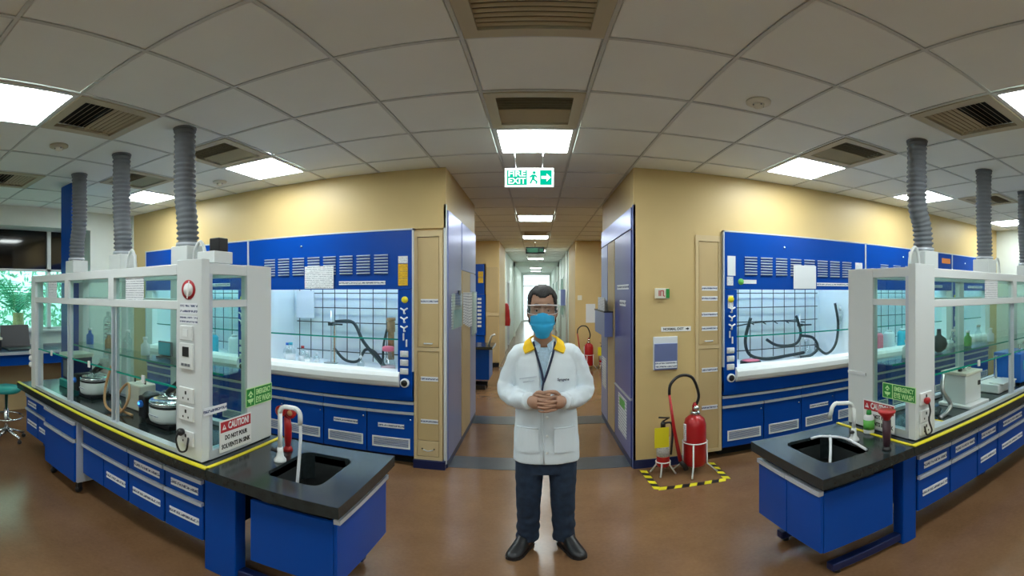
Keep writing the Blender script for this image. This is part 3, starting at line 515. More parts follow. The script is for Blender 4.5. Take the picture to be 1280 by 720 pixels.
# ------------------------------------------------------------------ the two benches
def bench(s, xe, xf, y0, y1, xbox, side):
    """s=-1 left bench, +1 right; xe sink end, xf far end, xbox near end of the glass enclosure."""
    zt = .78; e0, e1 = sorted((xe, xf)); X = lambda *a: sorted(a)
    t = T('bench_worktop', 'black resin worktop with sink at the end of the %s bench' % side, 'worktop', ((xe+xf)/2, (y0+y1)/2, .72))
    # sink hole
    sx0, sx1 = (-1.29, -.975) if s < 0 else (1.45, 1.80); sy0, sy1 = (y0+.155, y1-.14)
    P(t, 'slab', MB().box(e0, sx0, y0, y1, .715, zt).box(sx1, e1, y0, y1, .715, zt).box(sx0, sx1, y0, sy0, .715, zt).box(sx0, sx1, sy1, y1, .715, zt), 'top')
    fil = MB(); rr = .06
    for cx_, cy_, ax_, ay_ in ((sx0, sy0, 1, 1), (sx1, sy0, -1, 1), (sx0, sy1, 1, -1), (sx1, sy1, -1, -1)):
        pl_ = [(0, 0)]+[(rr-rr*math.sin(q*PI/12), rr-rr*math.cos(q*PI/12)) for q in range(7)]
        fil.prism(pl_, (cx_, cy_, .60), (ax_, 0, 0), (0, ay_, 0), (0, 0, .179))
    PF = P(t, 'basin_corner', fil, 'top'); PF['kind'] = 'stuff'
    P(t, 'basin', MB().box(sx0-.01, sx0, sy0, sy1, .50, .76).box(sx1, sx1+.01, sy0, sy1, .50, .76).box(sx0, sx1, sy0-.01, sy0, .50, .76).box(sx0, sx1, sy1, sy1+.01, .50, .76).box(sx0, sx1, sy0, sy1, .49, .50), 'basin')
    P(t, 'drain', MB().lathe([(.03, 0), (.025, .006)], ((sx0+sx1)/2, (sy0+sy1)/2, .50), 12), 'chrome')
    xt = xbox-s*.075
    P(t, 'edge_tape', MB().box(*X(xt, xf), y0-.002, y0+.028, zt, zt+.008).box(*X(xt, xt+s*.022), y0, y1, zt, zt+.006), 'yellow')
    P(t, 'edge_lip', MB().box(*X(xt, xf), y0-.004, y0, .735, zt-.001), 'top')
    # steel frame
    fr = T('bench_support', 'blue bench support with foot rail under the %s sink end' % side, 'frame', ((xe+xf)/2, (y0+y1)/2, 0))
    xp = (-1.63, -1.41) if s < 0 else (1.985, 2.11)
    P(fr, 'leg', B(*xp, y0+.075, y0+.16, 0.0, .715, b=.006), 'blue', 'wide blue leg panel'); P(fr, 'leg', B(*xp, y1-.16, y1-.075, 0.0, .715, b=.006), 'darkblue')
    for yy in (y0+.09, y1-.14): P(fr, 'foot_rail', B(*X(xp[0] if s > 0 else xp[1], xe+s*.14), yy, yy+.06, .03, .09, b=.008), 'darkblue')
    for yy in (y0+.12, y1-.11): P(fr, 'rubber_foot', MB().lathe([(.022, 0), (.022, .03)], (xe+s*.19, yy, 0), 10), 'black')
    PS(fr, 'top_rail', [(*X(xe+s*.1, xp[0] if s > 0 else xp[1]), yy, yy+.03, .675, .714) for yy in (y0+.1, y1-.12)], 'darkblue')
    for k in range(3):
        xx = xp[0]+(xf-xp[0])*(k+1)/3.05; P(fr, 'leg', B(xx-.03, xx+.03, y0+.3, y0+.36, 0, .715), 'darkblue')
    # hanging sink cabinet
    c0, c1 = (-1.29, xe-.05) if s < 0 else (xe+.045, 1.86)
    sc = T('sink_cabinet', 'hanging blue sink cabinet at the end of the %s bench' % side, 'cabinet', ((c0+c1)/2, (y0+y1)/2, .25))
    PS(sc, 'side_sheet', [(c0, c1, y0+.05, y0+.068, .25, .66), (c0, c1, y1-.068, y1-.05, .25, .66), (*((c0, c0+.018) if s < 0 else (c1-.018, c1)), y0+.068, y1-.068, .25, .48), (*((c1-.018, c1) if s < 0 else (c0, c0+.018)), y0+.068, y1-.068, .25, .66), (c0+.018, c1-.018, y0+.068, y1-.068, .25, .268)], 'blue')
    xq = c1 if s < 0 else c0
    for k in range(2 if s > 0 else 1):
        n = 2 if s > 0 else 1; ya, yb = y0+.05+(y1-y0-.1)*k/n, y0+.05+(y1-y0-.1)*(k+1)/n
        d = P(sc, 'door', B(*X(xq, xq-s*.018), ya+.003, yb-.003, .252, .645, b=.003), 'blue'); P(d, 'handle_rail', B(*X(xq, xq-s*.032), ya+.003, yb-.003, .648, .674), 'alu')
    return t
bench(-1, -.79, -4.30, 1.575, 2.29, -1.625, 'left')
bench(1, 1.298, 6.2, 1.62, 2.345, 2.075, 'right')

def drawer_unit(x0, x1, yf, nd, label, dlab=(1,), llab=(1,), z0=.22, split=1, z1=.66):
    t = T('drawer_cabinet', label, 'cabinet', ((x0+x1)/2, yf, z0)); P(t, 'case', B(x0, x1, yf+.02, yf+.5, z0, z1+.02), 'darkblue')
    zd = z1-.15
    for k in range(nd):
        a, b = x0+(x1-x0)*k/nd, x0+(x1-x0)*(k+1)/nd
        d = P(t, 'drawer', B(a+.005, b-.005, yf, yf+.02, zd, z1-.028, b=.003), 'blue'); P(d, 'handle_rail', B(a+.004, b-.004, yf-.014, yf+.01, z1-.026, z1), 'alu')
        if k in dlab: P(d, 'label_plate', B(a+(b-a)*.18, b-(b-a)*.12, yf-.003, yf, zd+.035, zd+.085), 'lab')
    for k in range(split):
        a, b = x0+(x1-x0)*k/split, x0+(x1-x0)*(k+1)/split
        d = P(t, 'door', B(a+.005, b-.005, yf, yf+.02, z0+.005, zd-.032, b=.003), 'blue'); P(d, 'handle_rail', B(a+.004, b-.004, yf-.014, yf+.01, zd-.03, zd-.006), 'alu')
        if k in llab: P(d, 'label_plate', B(a+(b-a)*.14, b-(b-a)*.1, yf-.003, yf, z0+.11, z0+.16), 'lab')
    return t
drawer_unit(-1.96, -1.635, 1.645, 1, 'blue drawer cabinet beside the left sink leg, labelled drawer and door', (0,), (0,))
drawer_unit(-2.34, -1.965, 1.645, 1, 'second blue drawer cabinet from the left sink leg', (0,), (0,))
drawer_unit(-2.975, -2.345, 1.645, 1, 'wide blue drawer cabinet with two doors, right door labelled, left bench', (), (1,), split=2)
drawer_unit(-4.25, -3.62, 1.66, 2, 'blue drawer cabinet at the far end of the left bench', (0,), (0, 1), split=2)
t = T('pedestal_cabinet', 'blue mobile pedestal pulled out from under the left bench', 'cabinet', (-3.3, 1.8, 0))
P(t, 'case', B(-3.58, -2.985, 1.60, 2.1, .13, .69, b=.003), 'alu')
d = P(t, 'drawer', B(-3.575, -3.0, 1.58, 1.60, .54, .66, b=.003), 'blue'); P(d, 'handle_rail', B(-3.575, -3.0, 1.568, 1.59, .662, .688), 'alu')
d = P(t, 'door', B(-3.575, -3.0, 1.58, 1.60, .135, .50, b=.003), 'blue'); P(d, 'handle_rail', B(-3.575, -3.0, 1.568, 1.59, .505, .530), 'alu')
for x in (-3.53, -3.05):
    for y in (1.65, 2.05): P(t, 'caster', MB().lathe([(.03, -.012), (.035, 0), (.03, .012)], (x, y, .035), 12, 'x').box(x-.02, x+.02, y-.02, y+.02, .06, .13), 'black')
xs = [2.12, 2.49, 2.87, 3.21, 3.77, 4.35, 4.95]
nm = ['first', 'second', 'third', 'fourth', 'fifth', 'sixth']
for k in range(6): drawer_unit(xs[k], xs[k+1]-.006, 1.69, 1, '%s blue drawer cabinet from the right sink leg, right bench' % nm[k], (0,), (0,) if k != 1 else ())

# faucets
def faucet(x, y, z, path, label):
    t = T('tap', label, 'tap', (x, y, z)); P(t, 'base', MB().lathe([(.035, 0), (.035, .012), (.022, .03), (.018, .06), (.016, .09)], (x, y, z), 14), 'white')
    P(t, 'spout', MB().tube(path, .0135, 10), 'white'); P(t, 'lever', MB().tube([(x, y, z+.06), (x-.045, y-.02, z+.075)], .012), 'black'); return t
x, y = -1.325, 1.93
faucet(x, y, .78, [(x, y, .85), (x, y, 1.08)]+arc((x+.04, y, 1.08), .04, PI, PI/2, 5, (1, 0, 0), (0, 0, 1))+[(x+.09, y, 1.12)]+arc((x+.09, y, 1.08), .04, PI/2, 0, 5, (1, 0, 0), (0, 0, 1))+[(x+.13, y, 1.03)], 'white gooseneck tap over the left sink')
hose('pale tube hanging from the left tap into the sink', [(x+.13, y, 1.04), (x+.132, y, .95), (x+.128, y-.01, .8), (x+.12, y-.03, .55)], .009, 'plain', name='water_tube')
x, y = 1.835, 1.98
faucet(x, y, .78, [(x, y, .85), (x, y, 1.0)]+arc((x-.04, y+.02, 1.0), .045, 0, PI/2, 5, (1, 0, 0), (0, 0, 1))+[(x-.09, y+.05, 1.045)]+arc((x-.09, y+.06, 1.0), .045, PI/2, PI, 5, (1, 0, 0), (0, 0, 1))+[(x-.135, y+.08, .945)], 'white gooseneck tap over the right sink')
hose('pale tube hanging over the rim into the right sink', [(1.77, 2.14, .785), (1.75, 2.11, .775), (1.70, 2.05, .70), (1.64, 1.99, .58), (1.60, 1.96, .515)], .010, 'plain', name='water_tube')
hose('second pale tube lying across the rim of the right sink', [(1.64, 2.17, .787), (1.72, 2.16, .789), (1.80, 2.05, .789), (1.79, 1.92, .789), (1.76, 1.79, .787)], .009, 'plain', name='water_tube')
# red eyewash fountains
x, y = -1.385, 2.10
t = T('eyewash_fountain', 'red eyewash fountain with twin heads behind the left sink', 'eyewash', (x, y, .78))
P(t, 'base', MB().lathe([(.03, 0), (.026, .015), (.02, .03)], (x, y, .78), 12), 'red'); P(t, 'handle', MB().tube([(x, y, .80), (x, y, .86), (x, y, .93), (x, y-.01, 1.0)], [.016, .022, .024, .02]), 'red')
for q in (-1, 1): hd = P(t, 'spray_head', MB().lathe([(.02, 0), (.034, -.015), (.036, -.03), (.03, -.036)], (x+.036*q, y-.0, 1.04), 14, 'y'), 'red'); P(hd, 'spray_cap', MB().lathe([(.018, 0), (.016, -.004)], (x+.036*q, y-.036, 1.04), 12, 'y'), 'tan')
P(t, 'yoke', MB().tube([(x-.036, y, 1.03), (x, y, 1.0), (x+.036, y, 1.03)], .016), 'red')
x, y = 1.855, 1.715
t = T('eyewash_fountain', 'dark stemmed eyewash with red funnel top beside the right sink', 'eyewash', (x, y, .78))
P(t, 'base', MB().lathe([(.03, 0), (.026, .012), (.018, .025)], (x, y, .78), 12), 'black'); P(t, 'handle', MB().tube([(x, y, .79), (x, y, .88), (x, y, .98)], [.018, .026, .026]), mat('maroon_grip', (.05, .02, .03), .4))
P(t, 'spray_head', MB().lathe([(.018, 0), (.03, .03), (.055, .06), (.055, .072), (.0, .072)], (x, y, .97), 16), 'red')
t = lathed('squeeze_bottle', 'white squeeze bottle with green label beside the right caution sign', 'bottle', 2.02, 2.03, [('body', [(.036, 0), (.038, .008), (.038, .115), (.026, .135)], 'white'), ('cap', [(.018, .135), (.016, .165)], 'glab'), ('label', [(.0385, .03), (.0385, .10)], 'green')], z=.78)

# ------------------------------------------------------------------ glazed bench enclosures
def enclosure(s, xe, xf, y0, y1, label, ztop=1.925):
    z0 = .786; e0, e1 = sorted((xe, xf)); X = lambda *a: sorted(a)
    t = T('glass_enclosure', label, 'enclosure', ((xe+xf)/2, (y0+y1)/2, z0))
    xi = xe+s*.205; px = X(xe, xi)
    P(t, 'service_post', B(*px, y0, y0+.06, z0, ztop+.02, b=.004), 'frame')
    P(t, 'far_post', B(*X(xf, xf-s*.1), y0, y0+.09, z0, ztop), 'frame'); P(t, 'rear_post', B(*X(xe, xe+s*.05), y1-.25, y1, z0, ztop+.001, b=.003), 'frame', 'wide white rear end panel'); P(t, 'rear_post', B(*X(xf, xf-s*.09), y1-.09, y1, z0, ztop), 'frame')
    PS(t, 'top_beam', [(*X(xi, xf-s*.1), y0+.002, y0+.07, ztop-.065, ztop-.002), (*X(xe+s*.05, xf-s*.09), y1-.07, y1-.002, ztop-.065, ztop-.002), (*X(xe+s*.002, xe+s*.06), y0+.06, y1-.25, ztop-.065, ztop-.002), (*X(xf-s*.002, xf-s*.07), y0+.09, y1-.09, ztop-.065, ztop-.002)], 'frame', .004)
    P(t, 'roof_pane', B(e0+.05, e1-.05, y0+.05, y1-.05, ztop-.03, ztop-.022), 'glass')
    PS(t, 'mid_rail', [(*X(xi, xf-s*.1), y0+.005, y0+.055, 1.66, 1.712), (*X(xe+s*.09, xf-s*.09), y1-.055, y1-.005, 1.66, 1.712)], 'frame', .004)
    PS(t, 'bottom_rail', [(*X(xi, xf-s*.1), y0+.005, y0+.06, z0, z0+.03), (*X(xe+s*.09, xf-s*.09), y1-.06, y1, z0, z0+.03), (*X(xe, xe+s*.05), y0+.06, y1-.25, z0, z0+.055)], 'alu')
    # end face
    P(t, 'end_frame', B(*X(xe+s*.002, xe+s*.035), y0+.06, y0+.085, z0+.05, ztop-.06), 'alu'); P(t, 'end_rail', B(*X(xe+s*.005, xe+s*.035), y0+.085, y1-.25, 1.675, 1.715), 'frame')
    P(t, 'end_pane', B(*X(xe+s*.018, xe+s*.024), y0+.085, y1-.25, z0+.05, ztop-.065), 'glass')
    # mullions and sashes along the front
    L = abs(xf-xe)-.3
    for k in range(1, 3):
        xm = xi+s*L*k/3; P(t, 'mullion', B(xm-.035, xm+.035, y0, y0+.05, 1.71, ztop-.06), 'frame'); P(t, 'mullion', B(xm-.04, xm+.04, y1-.05, y1, z0, ztop-.06), 'frame')
    for k in range(3):
        a, b = X(xi+s*L*k/3, xi+s*L*(k+1)/3); a += .02; b -= .02
        P(t, 'transom_pane', B(a, b, y0+.02, y0+.026, 1.71, ztop-.06), 'glass'); P(t, 'rear_pane', B(a, b, y1-.032, y1-.026, z0+.03, ztop-.06), 'glass')
        sp = P(t, 'sash_pane', B(a, b, y0+.028+.012*(k % 2), y0+.034+.012*(k % 2), 1.20, 1.66), 'glass'); P(sp, 'sash_edge', B(a, b, y0+.026+.012*(k % 2), y0+.036+.012*(k % 2), 1.188, 1.20), 'gedge'); PS(sp, 'stile', [(a, a+.014, y0+.026, y0+.05, z0+.03, 1.66), (b-.014, b, y0+.026, y0+.05, z0+.03, 1.66)], 'alu')
        P(sp, 'sash_clip', B((a+b)/2-.015, (a+b)/2+.015, y0+.018, y0+.026, 1.17, 1.22), 'white')
    # shelf behind the sash
    P(t, 'shelf', B(e0+.15, e1-.15, y1-.30, y1-.06, 1.235, 1.245), 'glass'); P(t, 'shelf_edge', B(e0+.15, e1-.15, y1-.305, y1-.30, 1.233, 1.247), 'gedge')
    return t
en = enclosure(-1, -1.625, -4.02, 1.625, 2.265, 'white framed glass enclosure standing on the left bench')
er = enclosure(1, 2.085, 6.1, 1.68, 2.31, 'white framed glass enclosure standing on the right bench')
# fittings on the service posts
yp = 1.625
sg = P(en, 'warning_disc', MB().lathe([(.055, 0), (.055, -.003)], (-1.73, yp, 1.775), 20, 'y'), 'signred')
P(sg, 'warning_disc_face', MB().lathe([(.038, 0), (.038, -.002)], (-1.73, yp-.003, 1.775), 20, 'y').prism([(-.012, -.045), (.005, .05), (.012, .045), (-.003, -.05)], (-1.73, yp-.005, 1.775), (1, 0, 0), (0, 0, 1), (0, -.001, 0)), 'signwhite')
P(en, 'notice_strip', B(-1.80, -1.66, yp-.002, yp, 1.64, 1.70), 'lab2'); P(en, 'notice_strip', B(-1.80, -1.66, yp-.002, yp, 1.585, 1.63), 'lab2')
def plate(par, x0, x1, y, z0, z1, kind, s=1):
    p = P(par, kind, B(x0, x1, y-.014, y, z0, z1, b=.005), 'white'); xc = (x0+x1)/2
    if kind == 'thermostat': P(p, 'display', B(xc-.025, xc+.025, y-.017, y-.014, z1-.075, z1-.02), 'black'); P(p, 'key_row', MB().box(xc-.035, xc-.015, y-.017, y-.014, z0+.02, z0+.035).box(xc-.008, xc+.012, y-.017, y-.014, z0+.02, z0+.035).box(xc+.018, xc+.035, y-.017, y-.014, z0+.02, z0+.035), 'grey')
    elif kind == 'socket': PS(p, 'socket_hole', [(xc-.006, xc+.006, y-.0155, y-.014, z0+.05, z0+.07), (xc-.025, xc-.017, y-.0155, y-.014, z0+.02, z0+.032), (xc+.017, xc+.025, y-.0155, y-.014, z0+.02, z0+.032)], 'black')
    else: P(p, 'rocker', B(xc-.02, xc+.02, y-.019, y-.014, z0+.02, z1-.02, b=.003), 'sill')
    return p
plate(en, -1.79, -1.69, yp, 1.49, 1.575, 'switch_plate'); plate(en, -1.795, -1.685, yp, 1.325, 1.475, 'thermostat')
for z in (1.13, 1.02, .87): plate(en, -1.80, -1.68, yp, z, z+.09, 'socket')
pl = P(en, 'plug', MB().lathe([(.02, 0), (.024, -.02), (.016, -.035)], (-1.765, yp-.014, .95), 10, 'y'), 'black'); P(pl, 'plug_cord', MB().tube(spline([(-1.765, yp-.045, .95), (-1.78, yp-.05, .90), (-1.75, yp-.05, .84), (-1.71, yp-.04, .85), (-1.705, yp-.03, .9), (-1.72, yp-.012, .92)]), .006), 'black')
yq = 1.68
for z in (1.02, .90, .81): plate(er, 2.12, 2.24, yq, z, z+.085, 'socket')
pl = P(er, 'plug', MB().lathe([(.02, 0), (.026, -.02), (.016, -.03)], (2.17, yq-.014, 1.05), 10, 'y'), 'red'); P(pl, 'plug_cord', MB().tube(spline([(2.17, yq-.04, 1.04), (2.18, yq-.045, .98), (2.16, yq-.05, .92), (2.19, yq-.05, .84), (2.15, yq-.04, .82), (2.14, yq-.03, .88)]), .006), 'black')
P(er, 'notice_strip', B(2.072, 2.084, 2.12, 2.30, 1.17, 1.19), 'plain')
for x0, x1, lab, e, yy in ((-2.36, -2.16, 'sheet', en, 1.64), (-3.62, -3.44, 'sheet', en, 1.64), (2.98, 3.2, 'sheet', er, 1.69)): P(e, 'taped_sheet', B(x0, x1, yy-.004, yy-.001, 1.69, 1.87), 'paper')
for k in range(5): P(en, 'far_socket', MB().ball((-4.025, 1.62, 1.02+.065*k), (.02, .02, .03)), 'white') if k < 3 else None
# boxes on top
P(en, 'roof_box', B(-1.80, -1.66, 1.76, 1.92, 1.93, 2.0, b=.004), 'white'); mo = P(en, 'damper_motor', B(-1.74, -1.66, 1.80, 1.88, 2.0, 2.08, b=.006), 'black')
def duct(par_side, x, xt, y, zb, label, top=2.975):
    t = T('exhaust_duct', label, 'duct', (x, y, zb)); r = .078
    P(t, 'collar', B(x-.085, x+.085, y-.085, y+.085, zb, zb+.15, b=.008), 'white'); P(t, 'clamp_band', MB().lathe([(r+.006, 0), (r+.006, .02)], (x, y, zb+.155), 20), 'alu')
    pts = spline([(x, y, zb+.13), (x, y, zb+.2), (x+(xt-x)*.25, y, zb+.35), (xt, y, zb+.55), (xt, y, top)], 10); n = 96; path = []
    acc = [0]
    for i in range(1, len(pts)): acc.append(acc[-1]+(pts[i]-pts[i-1]).length)
    for k in range(n+1):
        d = acc[-1]*k/n; i = max(j for j in range(len(acc)) if acc[j] <= d+1e-9); i = min(i, len(pts)-2); f = (d-acc[i])/(acc[i+1]-acc[i]); path.append(pts[i].lerp(pts[i+1], f))
    P(t, 'flexible_sleeve', MB().tube(path, [r*(1.0 if k % 4 < 2 else .88)+.003*math.sin(k*1.7) for k in range(n+1)], 20), 'grey')
    P(t, 'ceiling_ring', MB().lathe([(r+.006, 0), (r+.006, .01)], (xt, y, top-.012), 20), 'grey'); return t
duct(0, -2.17, -2.20, 2.03, 1.93, 'grey corrugated exhaust duct nearest the camera on the left bench'); duct(0, -2.97, -2.99, 2.03, 1.93, 'middle grey corrugated exhaust duct on the left bench'); duct(0, -3.80, -3.74, 2.03, 1.93, 'rear grey corrugated exhaust duct beside the blue post, left bench')
duct(0, 2.63, 2.55, 2.04, 1.93, 'grey corrugated exhaust duct nearest the camera on the right bench'); duct(0, 3.60, 3.58, 2.04, 1.93, 'second grey corrugated exhaust duct on the right bench'); duct(0, 4.62, 4.58, 2.06, 1.93, 'third grey exhaust duct at the right edge of the photo')
for x, lab, sx in ((-2.02, 'white looped cable on the roof of the left enclosure', 1), (2.47, 'white looped cable by the front duct on the right enclosure', 1), (3.78, 'white looped cable by the second duct on the right enclosure', 1), (-2.80, 'white looped cable by the middle duct on the left enclosure', 1)):
    hose(lab, [(x-.06, 2.0, 1.935), (x-.05, 2.0, 2.03), (x, 2.0, 2.10), (x+.04, 2.0, 2.05), (x+.06, 2.0, 1.935)], .012, 'white', name='looped_cable')
t = T('service_column', 'blue service column from bench to ceiling at the far end, left', 'column', (-4.2, 2.15, .78)); P(t, 'post', B(-4.30, -4.06, 2.10, 2.24, .782, 2.965, b=.004), 'blue'); P(t, 'side_channel', B(-4.32, -4.30, 2.11, 2.23, .8, 2.96), 'darkblue')
# signs at the bench ends
def sign(x, s, y0, y1, z0, z1, label, kind):
    """Plate facing +x (s=+1) or -x (s=-1) at the end of an enclosure; y0 is the reader's left edge."""
    t = T('safety_sign', label, 'sign', (x, (y0+y1)/2, z0)); a, b = sorted((x, x+s*.004)); ya, yb = sorted((y0, y1)); u = (0, 1 if y1 > y0 else -1, 0); v = (0, 0, 1); xf = x+s*.0045; W = abs(y1-y0); Hh = z1-z0
    q = lambda f, g: (xf+s*.0006, y0+(y1-y0)*f, z0+Hh*g); d = (s*.0008, 0, 0)
    if kind == 'caution':
        P(t, 'plate', B(a, b, ya, yb, z0, z1), 'signwhite'); bx = sorted((x+s*.004, x+s*.005))
        bb = P(t, 'red_band', B(*bx, ya+.008, yb-.008, z0+Hh*.63, z1-.008), 'signred')
        text(t, 'CAUTION!', Hh*.30, q(.58, .80), u, v, 'signwhite', .0022, width=W*.66)
        tr = [(-.018, -.015), (.018, -.015), (0, .018)]; P(t, 'warning_triangle', MB().prism(tr, q(.13, .79), u, v, d), 'signwhite'); P(t, 'triangle_mark', MB().prism([(-.003, -.004), (.003, -.004), (.003, .008), (-.003, .008)], (q(.13, .79)[0]+s*.001, *q(.13, .79)[1:]), u, v, d), 'signred')
        text(t, 'DO NOT POUR', Hh*.20, q(.5, .44), u, v, 'ink', .0014, width=W*.70); text(t, 'SOLVENTS IN SINK', Hh*.20, q(.5, .17), u, v, 'ink', .0014, width=W*.90)
    else:
        P(t, 'plate', B(a, b, ya, yb, z0, z1), 'limetext'); bx = sorted((x+s*.004, x+s*.005))
        g1 = sorted((y0+(y1-y0)*.02, y0+(y1-y0)*.30)); g2 = sorted((y0+(y1-y0)*.33, y0+(y1-y0)*.98)); PS(t, 'green_field', [(*bx, *g1, z0+.005, z1-.005), (*bx, *g2, z0+.005, z1-.005)], 'glab')
        text(t, 'EMERGENCY', Hh*.40, q(.655, .70), u, v, 'limetext', .0014, width=W*.58); text(t, 'EYE WASH', Hh*.46, q(.655, .28), u, v, 'limetext', .0016, width=W*.58)
        ic = q(.16, .5); k = Hh
        P(t, 'eyewash_pictogram', MB().prism([(-.22*k, .12*k), (.0, .36*k), (.22*k, .12*k), (.10*k, .12*k), (0, .22*k), (-.10*k, .12*k)], ic, u, v, d).prism([(-.26*k, -.08*k), (.26*k, -.08*k), (.16*k, -.26*k), (-.16*k, -.26*k)], ic, u, v, d).prism([(-.03*k, -.26*k), (.03*k, -.26*k), (.03*k, -.38*k), (-.03*k, -.38*k)], ic, u, v, d).prism([(.10*k*math.cos(q_*PI/5), .06*k+.06*k*math.sin(q_*PI/5)) for q_ in range(10)], ic, u, v, d), 'limetext')
    return t
XE = -1.618
sign(XE, 1, 1.755, 2.04, .81, 1.01, 'red and white caution sign on the left bench enclosure', 'caution'); sign(XE, 1, 1.99, 2.255, 1.045, 1.165, 'green emergency eye wash sign on the left bench enclosure', 'eye')
tag(P(None, 'label_strip', B(XE, XE+.003, 1.63, 1.815, 1.07, 1.115), 'lab'), 'long white label strip left of the green sign, left enclosure', 'label')
XE = 2.078
sign(XE, -1, 2.14, 1.845, .80, 1.0, 'red and white caution sign on the right bench enclosure', 'caution'); sign(XE, -1, 1.955, 1.67, 1.045, 1.15, 'green emergency eye wash sign on the right bench enclosure', 'eye')

# ------------------------------------------------------------------ apparatus in the enclosures
def rotavap(x, y, s, label, screen='led'):
    z = .78; t = T('rotary_evaporator', label, 'evaporator', (x, y, z)); k = s
    P(t, 'base', B(x-.13*k, x+.13*k, y-.11*k, y+.16*k, z, z+.035, b=.008), 'black')
    P(t, 'bath', MB().lathe([(.118*k, .03), (.135*k, .04), (.142*k, .06), (.142*k, .165), (.138*k, .17), (.12*k, .17), (.12*k, .10), (0, .10)], (x, y, z), 28), 'white'); P(t, 'rim', MB().lathe([(.138*k, .168), (.146*k, .172), (.146*k, .188), (.136*k, .19), (.125*k, .18)], (x, y, z), 28), 'chrome')
    P(t, 'rim_band', MB().lathe([(.1435*k, .148), (.1435*k, .166)], (x, y, z), 28), 'black'); P(t, 'water', MB().lathe([(.119*k, .150), (0, .150)], (x, y, z), 24), 'hglass')
    P(t, 'flask', MB().ball((x-.02*k, y, z+.20), .062*k, 16, 10).tube([(x-.02*k, y, z+.20), (x+.08*k, y+.06, z+.31)], [.03*k, .02*k]), 'clear')
    P(t, 'drive_head', MB().box(x-.02*k, x+.12*k, y+.06, y+.17, z+.22, z+.36, b=.02), 'white'); P(t, 'drive_nose', MB().tube([(x+.05*k, y+.06, z+.30), (x+.0*k, y+.02, z+.25), (x-.02*k, y, z+.225)], [.04*k, .032*k, .025*k], 12), 'black')
    P(t, 'lift_column', B(x+.10*k, x+.16*k, y+.10, y+.17, z+.03, z+.42, b=.006), 'alu')
    co = P(t, 'condenser', MB().lathe([(.035*k, .36), (.045*k, .38), (.045*k, .72), (.03*k, .75), (.012*k, .76), (.012*k, .80)], (x+.05*k, y+.12, z), 16), 'clear'); P(co, 'coil', MB().tube([(x+.05*k+.028*k*math.cos(q*.9), y+.12+.028*k*math.sin(q*.9), z+.38+q*.0055) for q in range(60)], .005, 6), 'brushed')
    cb_ = P(t, 'control_box', B(x-.22*k, x-.14*k, y-.11, y+.06, z+.03, z+.20, b=.01), 'black'); P(cb_, 'knob', MB().lathe([(.028, 0), (.028, -.015), (.02, -.02)], (x-.18*k, y-.11, z+.14), 16, 'y'), 'ltblue'); P(cb_, 'knob_light', MB().lathe([(.012, 0), (.012, -.002)], (x-.185*k, y-.13, z+.145), 12, 'y'), screen)
    P(t, 'maker_plate', MB().box(x-.05*k, x+.05*k, y-.1445*k, y-.140*k, z+.085, z+.098), 'lab')
    return t
rotavap(-2.33, 1.99, 1.0, 'rotary evaporator with white round bath nearest the left enclosure post'); rotavap(-3.40, 2.0, .92, 'second rotary evaporator with white round bath further along the left bench')
hose('tan rubber tubing coiled between the two left evaporators', [(-2.95, 1.9, 1.15), (-2.98, 1.86, .95), (-2.9, 1.82, .82), (-2.75, 1.85, .80), (-2.7, 1.9, .92), (-2.78, 1.95, 1.02), (-2.88, 1.93, .92), (-2.8, 1.88, .82), (-2.65, 1.9, .79)], .011, 'tan')
t = T('vacuum_pump', 'cream boxy vacuum pump between the left evaporators', 'pump', (-2.80, 2.12, .78)); P(t, 'body', B(-2.92, -2.72, 2.02, 2.19, .78, 1.0, b=.012), 'offwhite'); P(t, 'motor', MB().lathe([(.07, 0), (.07, .14), (.05, .16)], (-2.72, 2.1, .88), 16, 'x'), 'grey'); P(t, 'handle', MB().tube([(-2.89, 2.1, 1.0), (-2.89, 2.1, 1.04), (-2.75, 2.1, 1.04), (-2.75, 2.1, 1.0)], .008), 'black')
t = T('display_stand', 'small tilted touchscreen behind the near left evaporator', 'display', (-2.58, 2.18, 1.24)); P(t, 'screen_body', B(-2.66, -2.50, 2.16, 2.18, 1.255, 1.37, b=.006), 'grey'); P(t, 'screen', B(-2.65, -2.51, 2.157, 2.16, 1.262, 1.362), 'cyan'); P(t, 'foot', B(-2.61, -2.55, 2.10, 2.21, 1.246, 1.256), 'black')
for k, (x, m, h, lab) in enumerate(((-2.05, 'clear', .16, 'glass bottle on the left shelf next to the post'), (-2.75, 'plain', .13, 'white bottle in the middle of the left shelf'), (-3.0, 'clear', .17, 'tall glass bottle on the left shelf'), (-3.3, 'wood', .12, 'amber bottle on the left shelf'), (-3.65, 'ltblue', .14, 'blue bottle near the far end of the left shelf'))):
    lathed('shelf_bottle', lab, 'bottle', x, 2.10, [('body', [(.035, 0), (.037, .008), (.037, h*.65), (.016, h*.8), (.016, h)], m), ('cap', [(.02, h), (.02, h+.02)], 'white')], z=1.246)
t = T('chart_recorder', 'blue stacked instrument at the far end of the left enclosure', 'instrument', (-3.85, 2.05, .78))
P(t, 'base', B(-3.98, -3.72, 1.92, 2.19, .78, .86, b=.008), 'tealpad'); P(t, 'body', B(-3.96, -3.74, 1.95, 2.18, .86, 1.10, b=.008), 'darkblue'); P(t, 'top', B(-3.98, -3.72, 1.92, 2.19, 1.10, 1.14, b=.008), 'offwhite'); P(t, 'front_panel', B(-3.93, -3.77, 1.943, 1.95, .89, 1.06), 'grey')
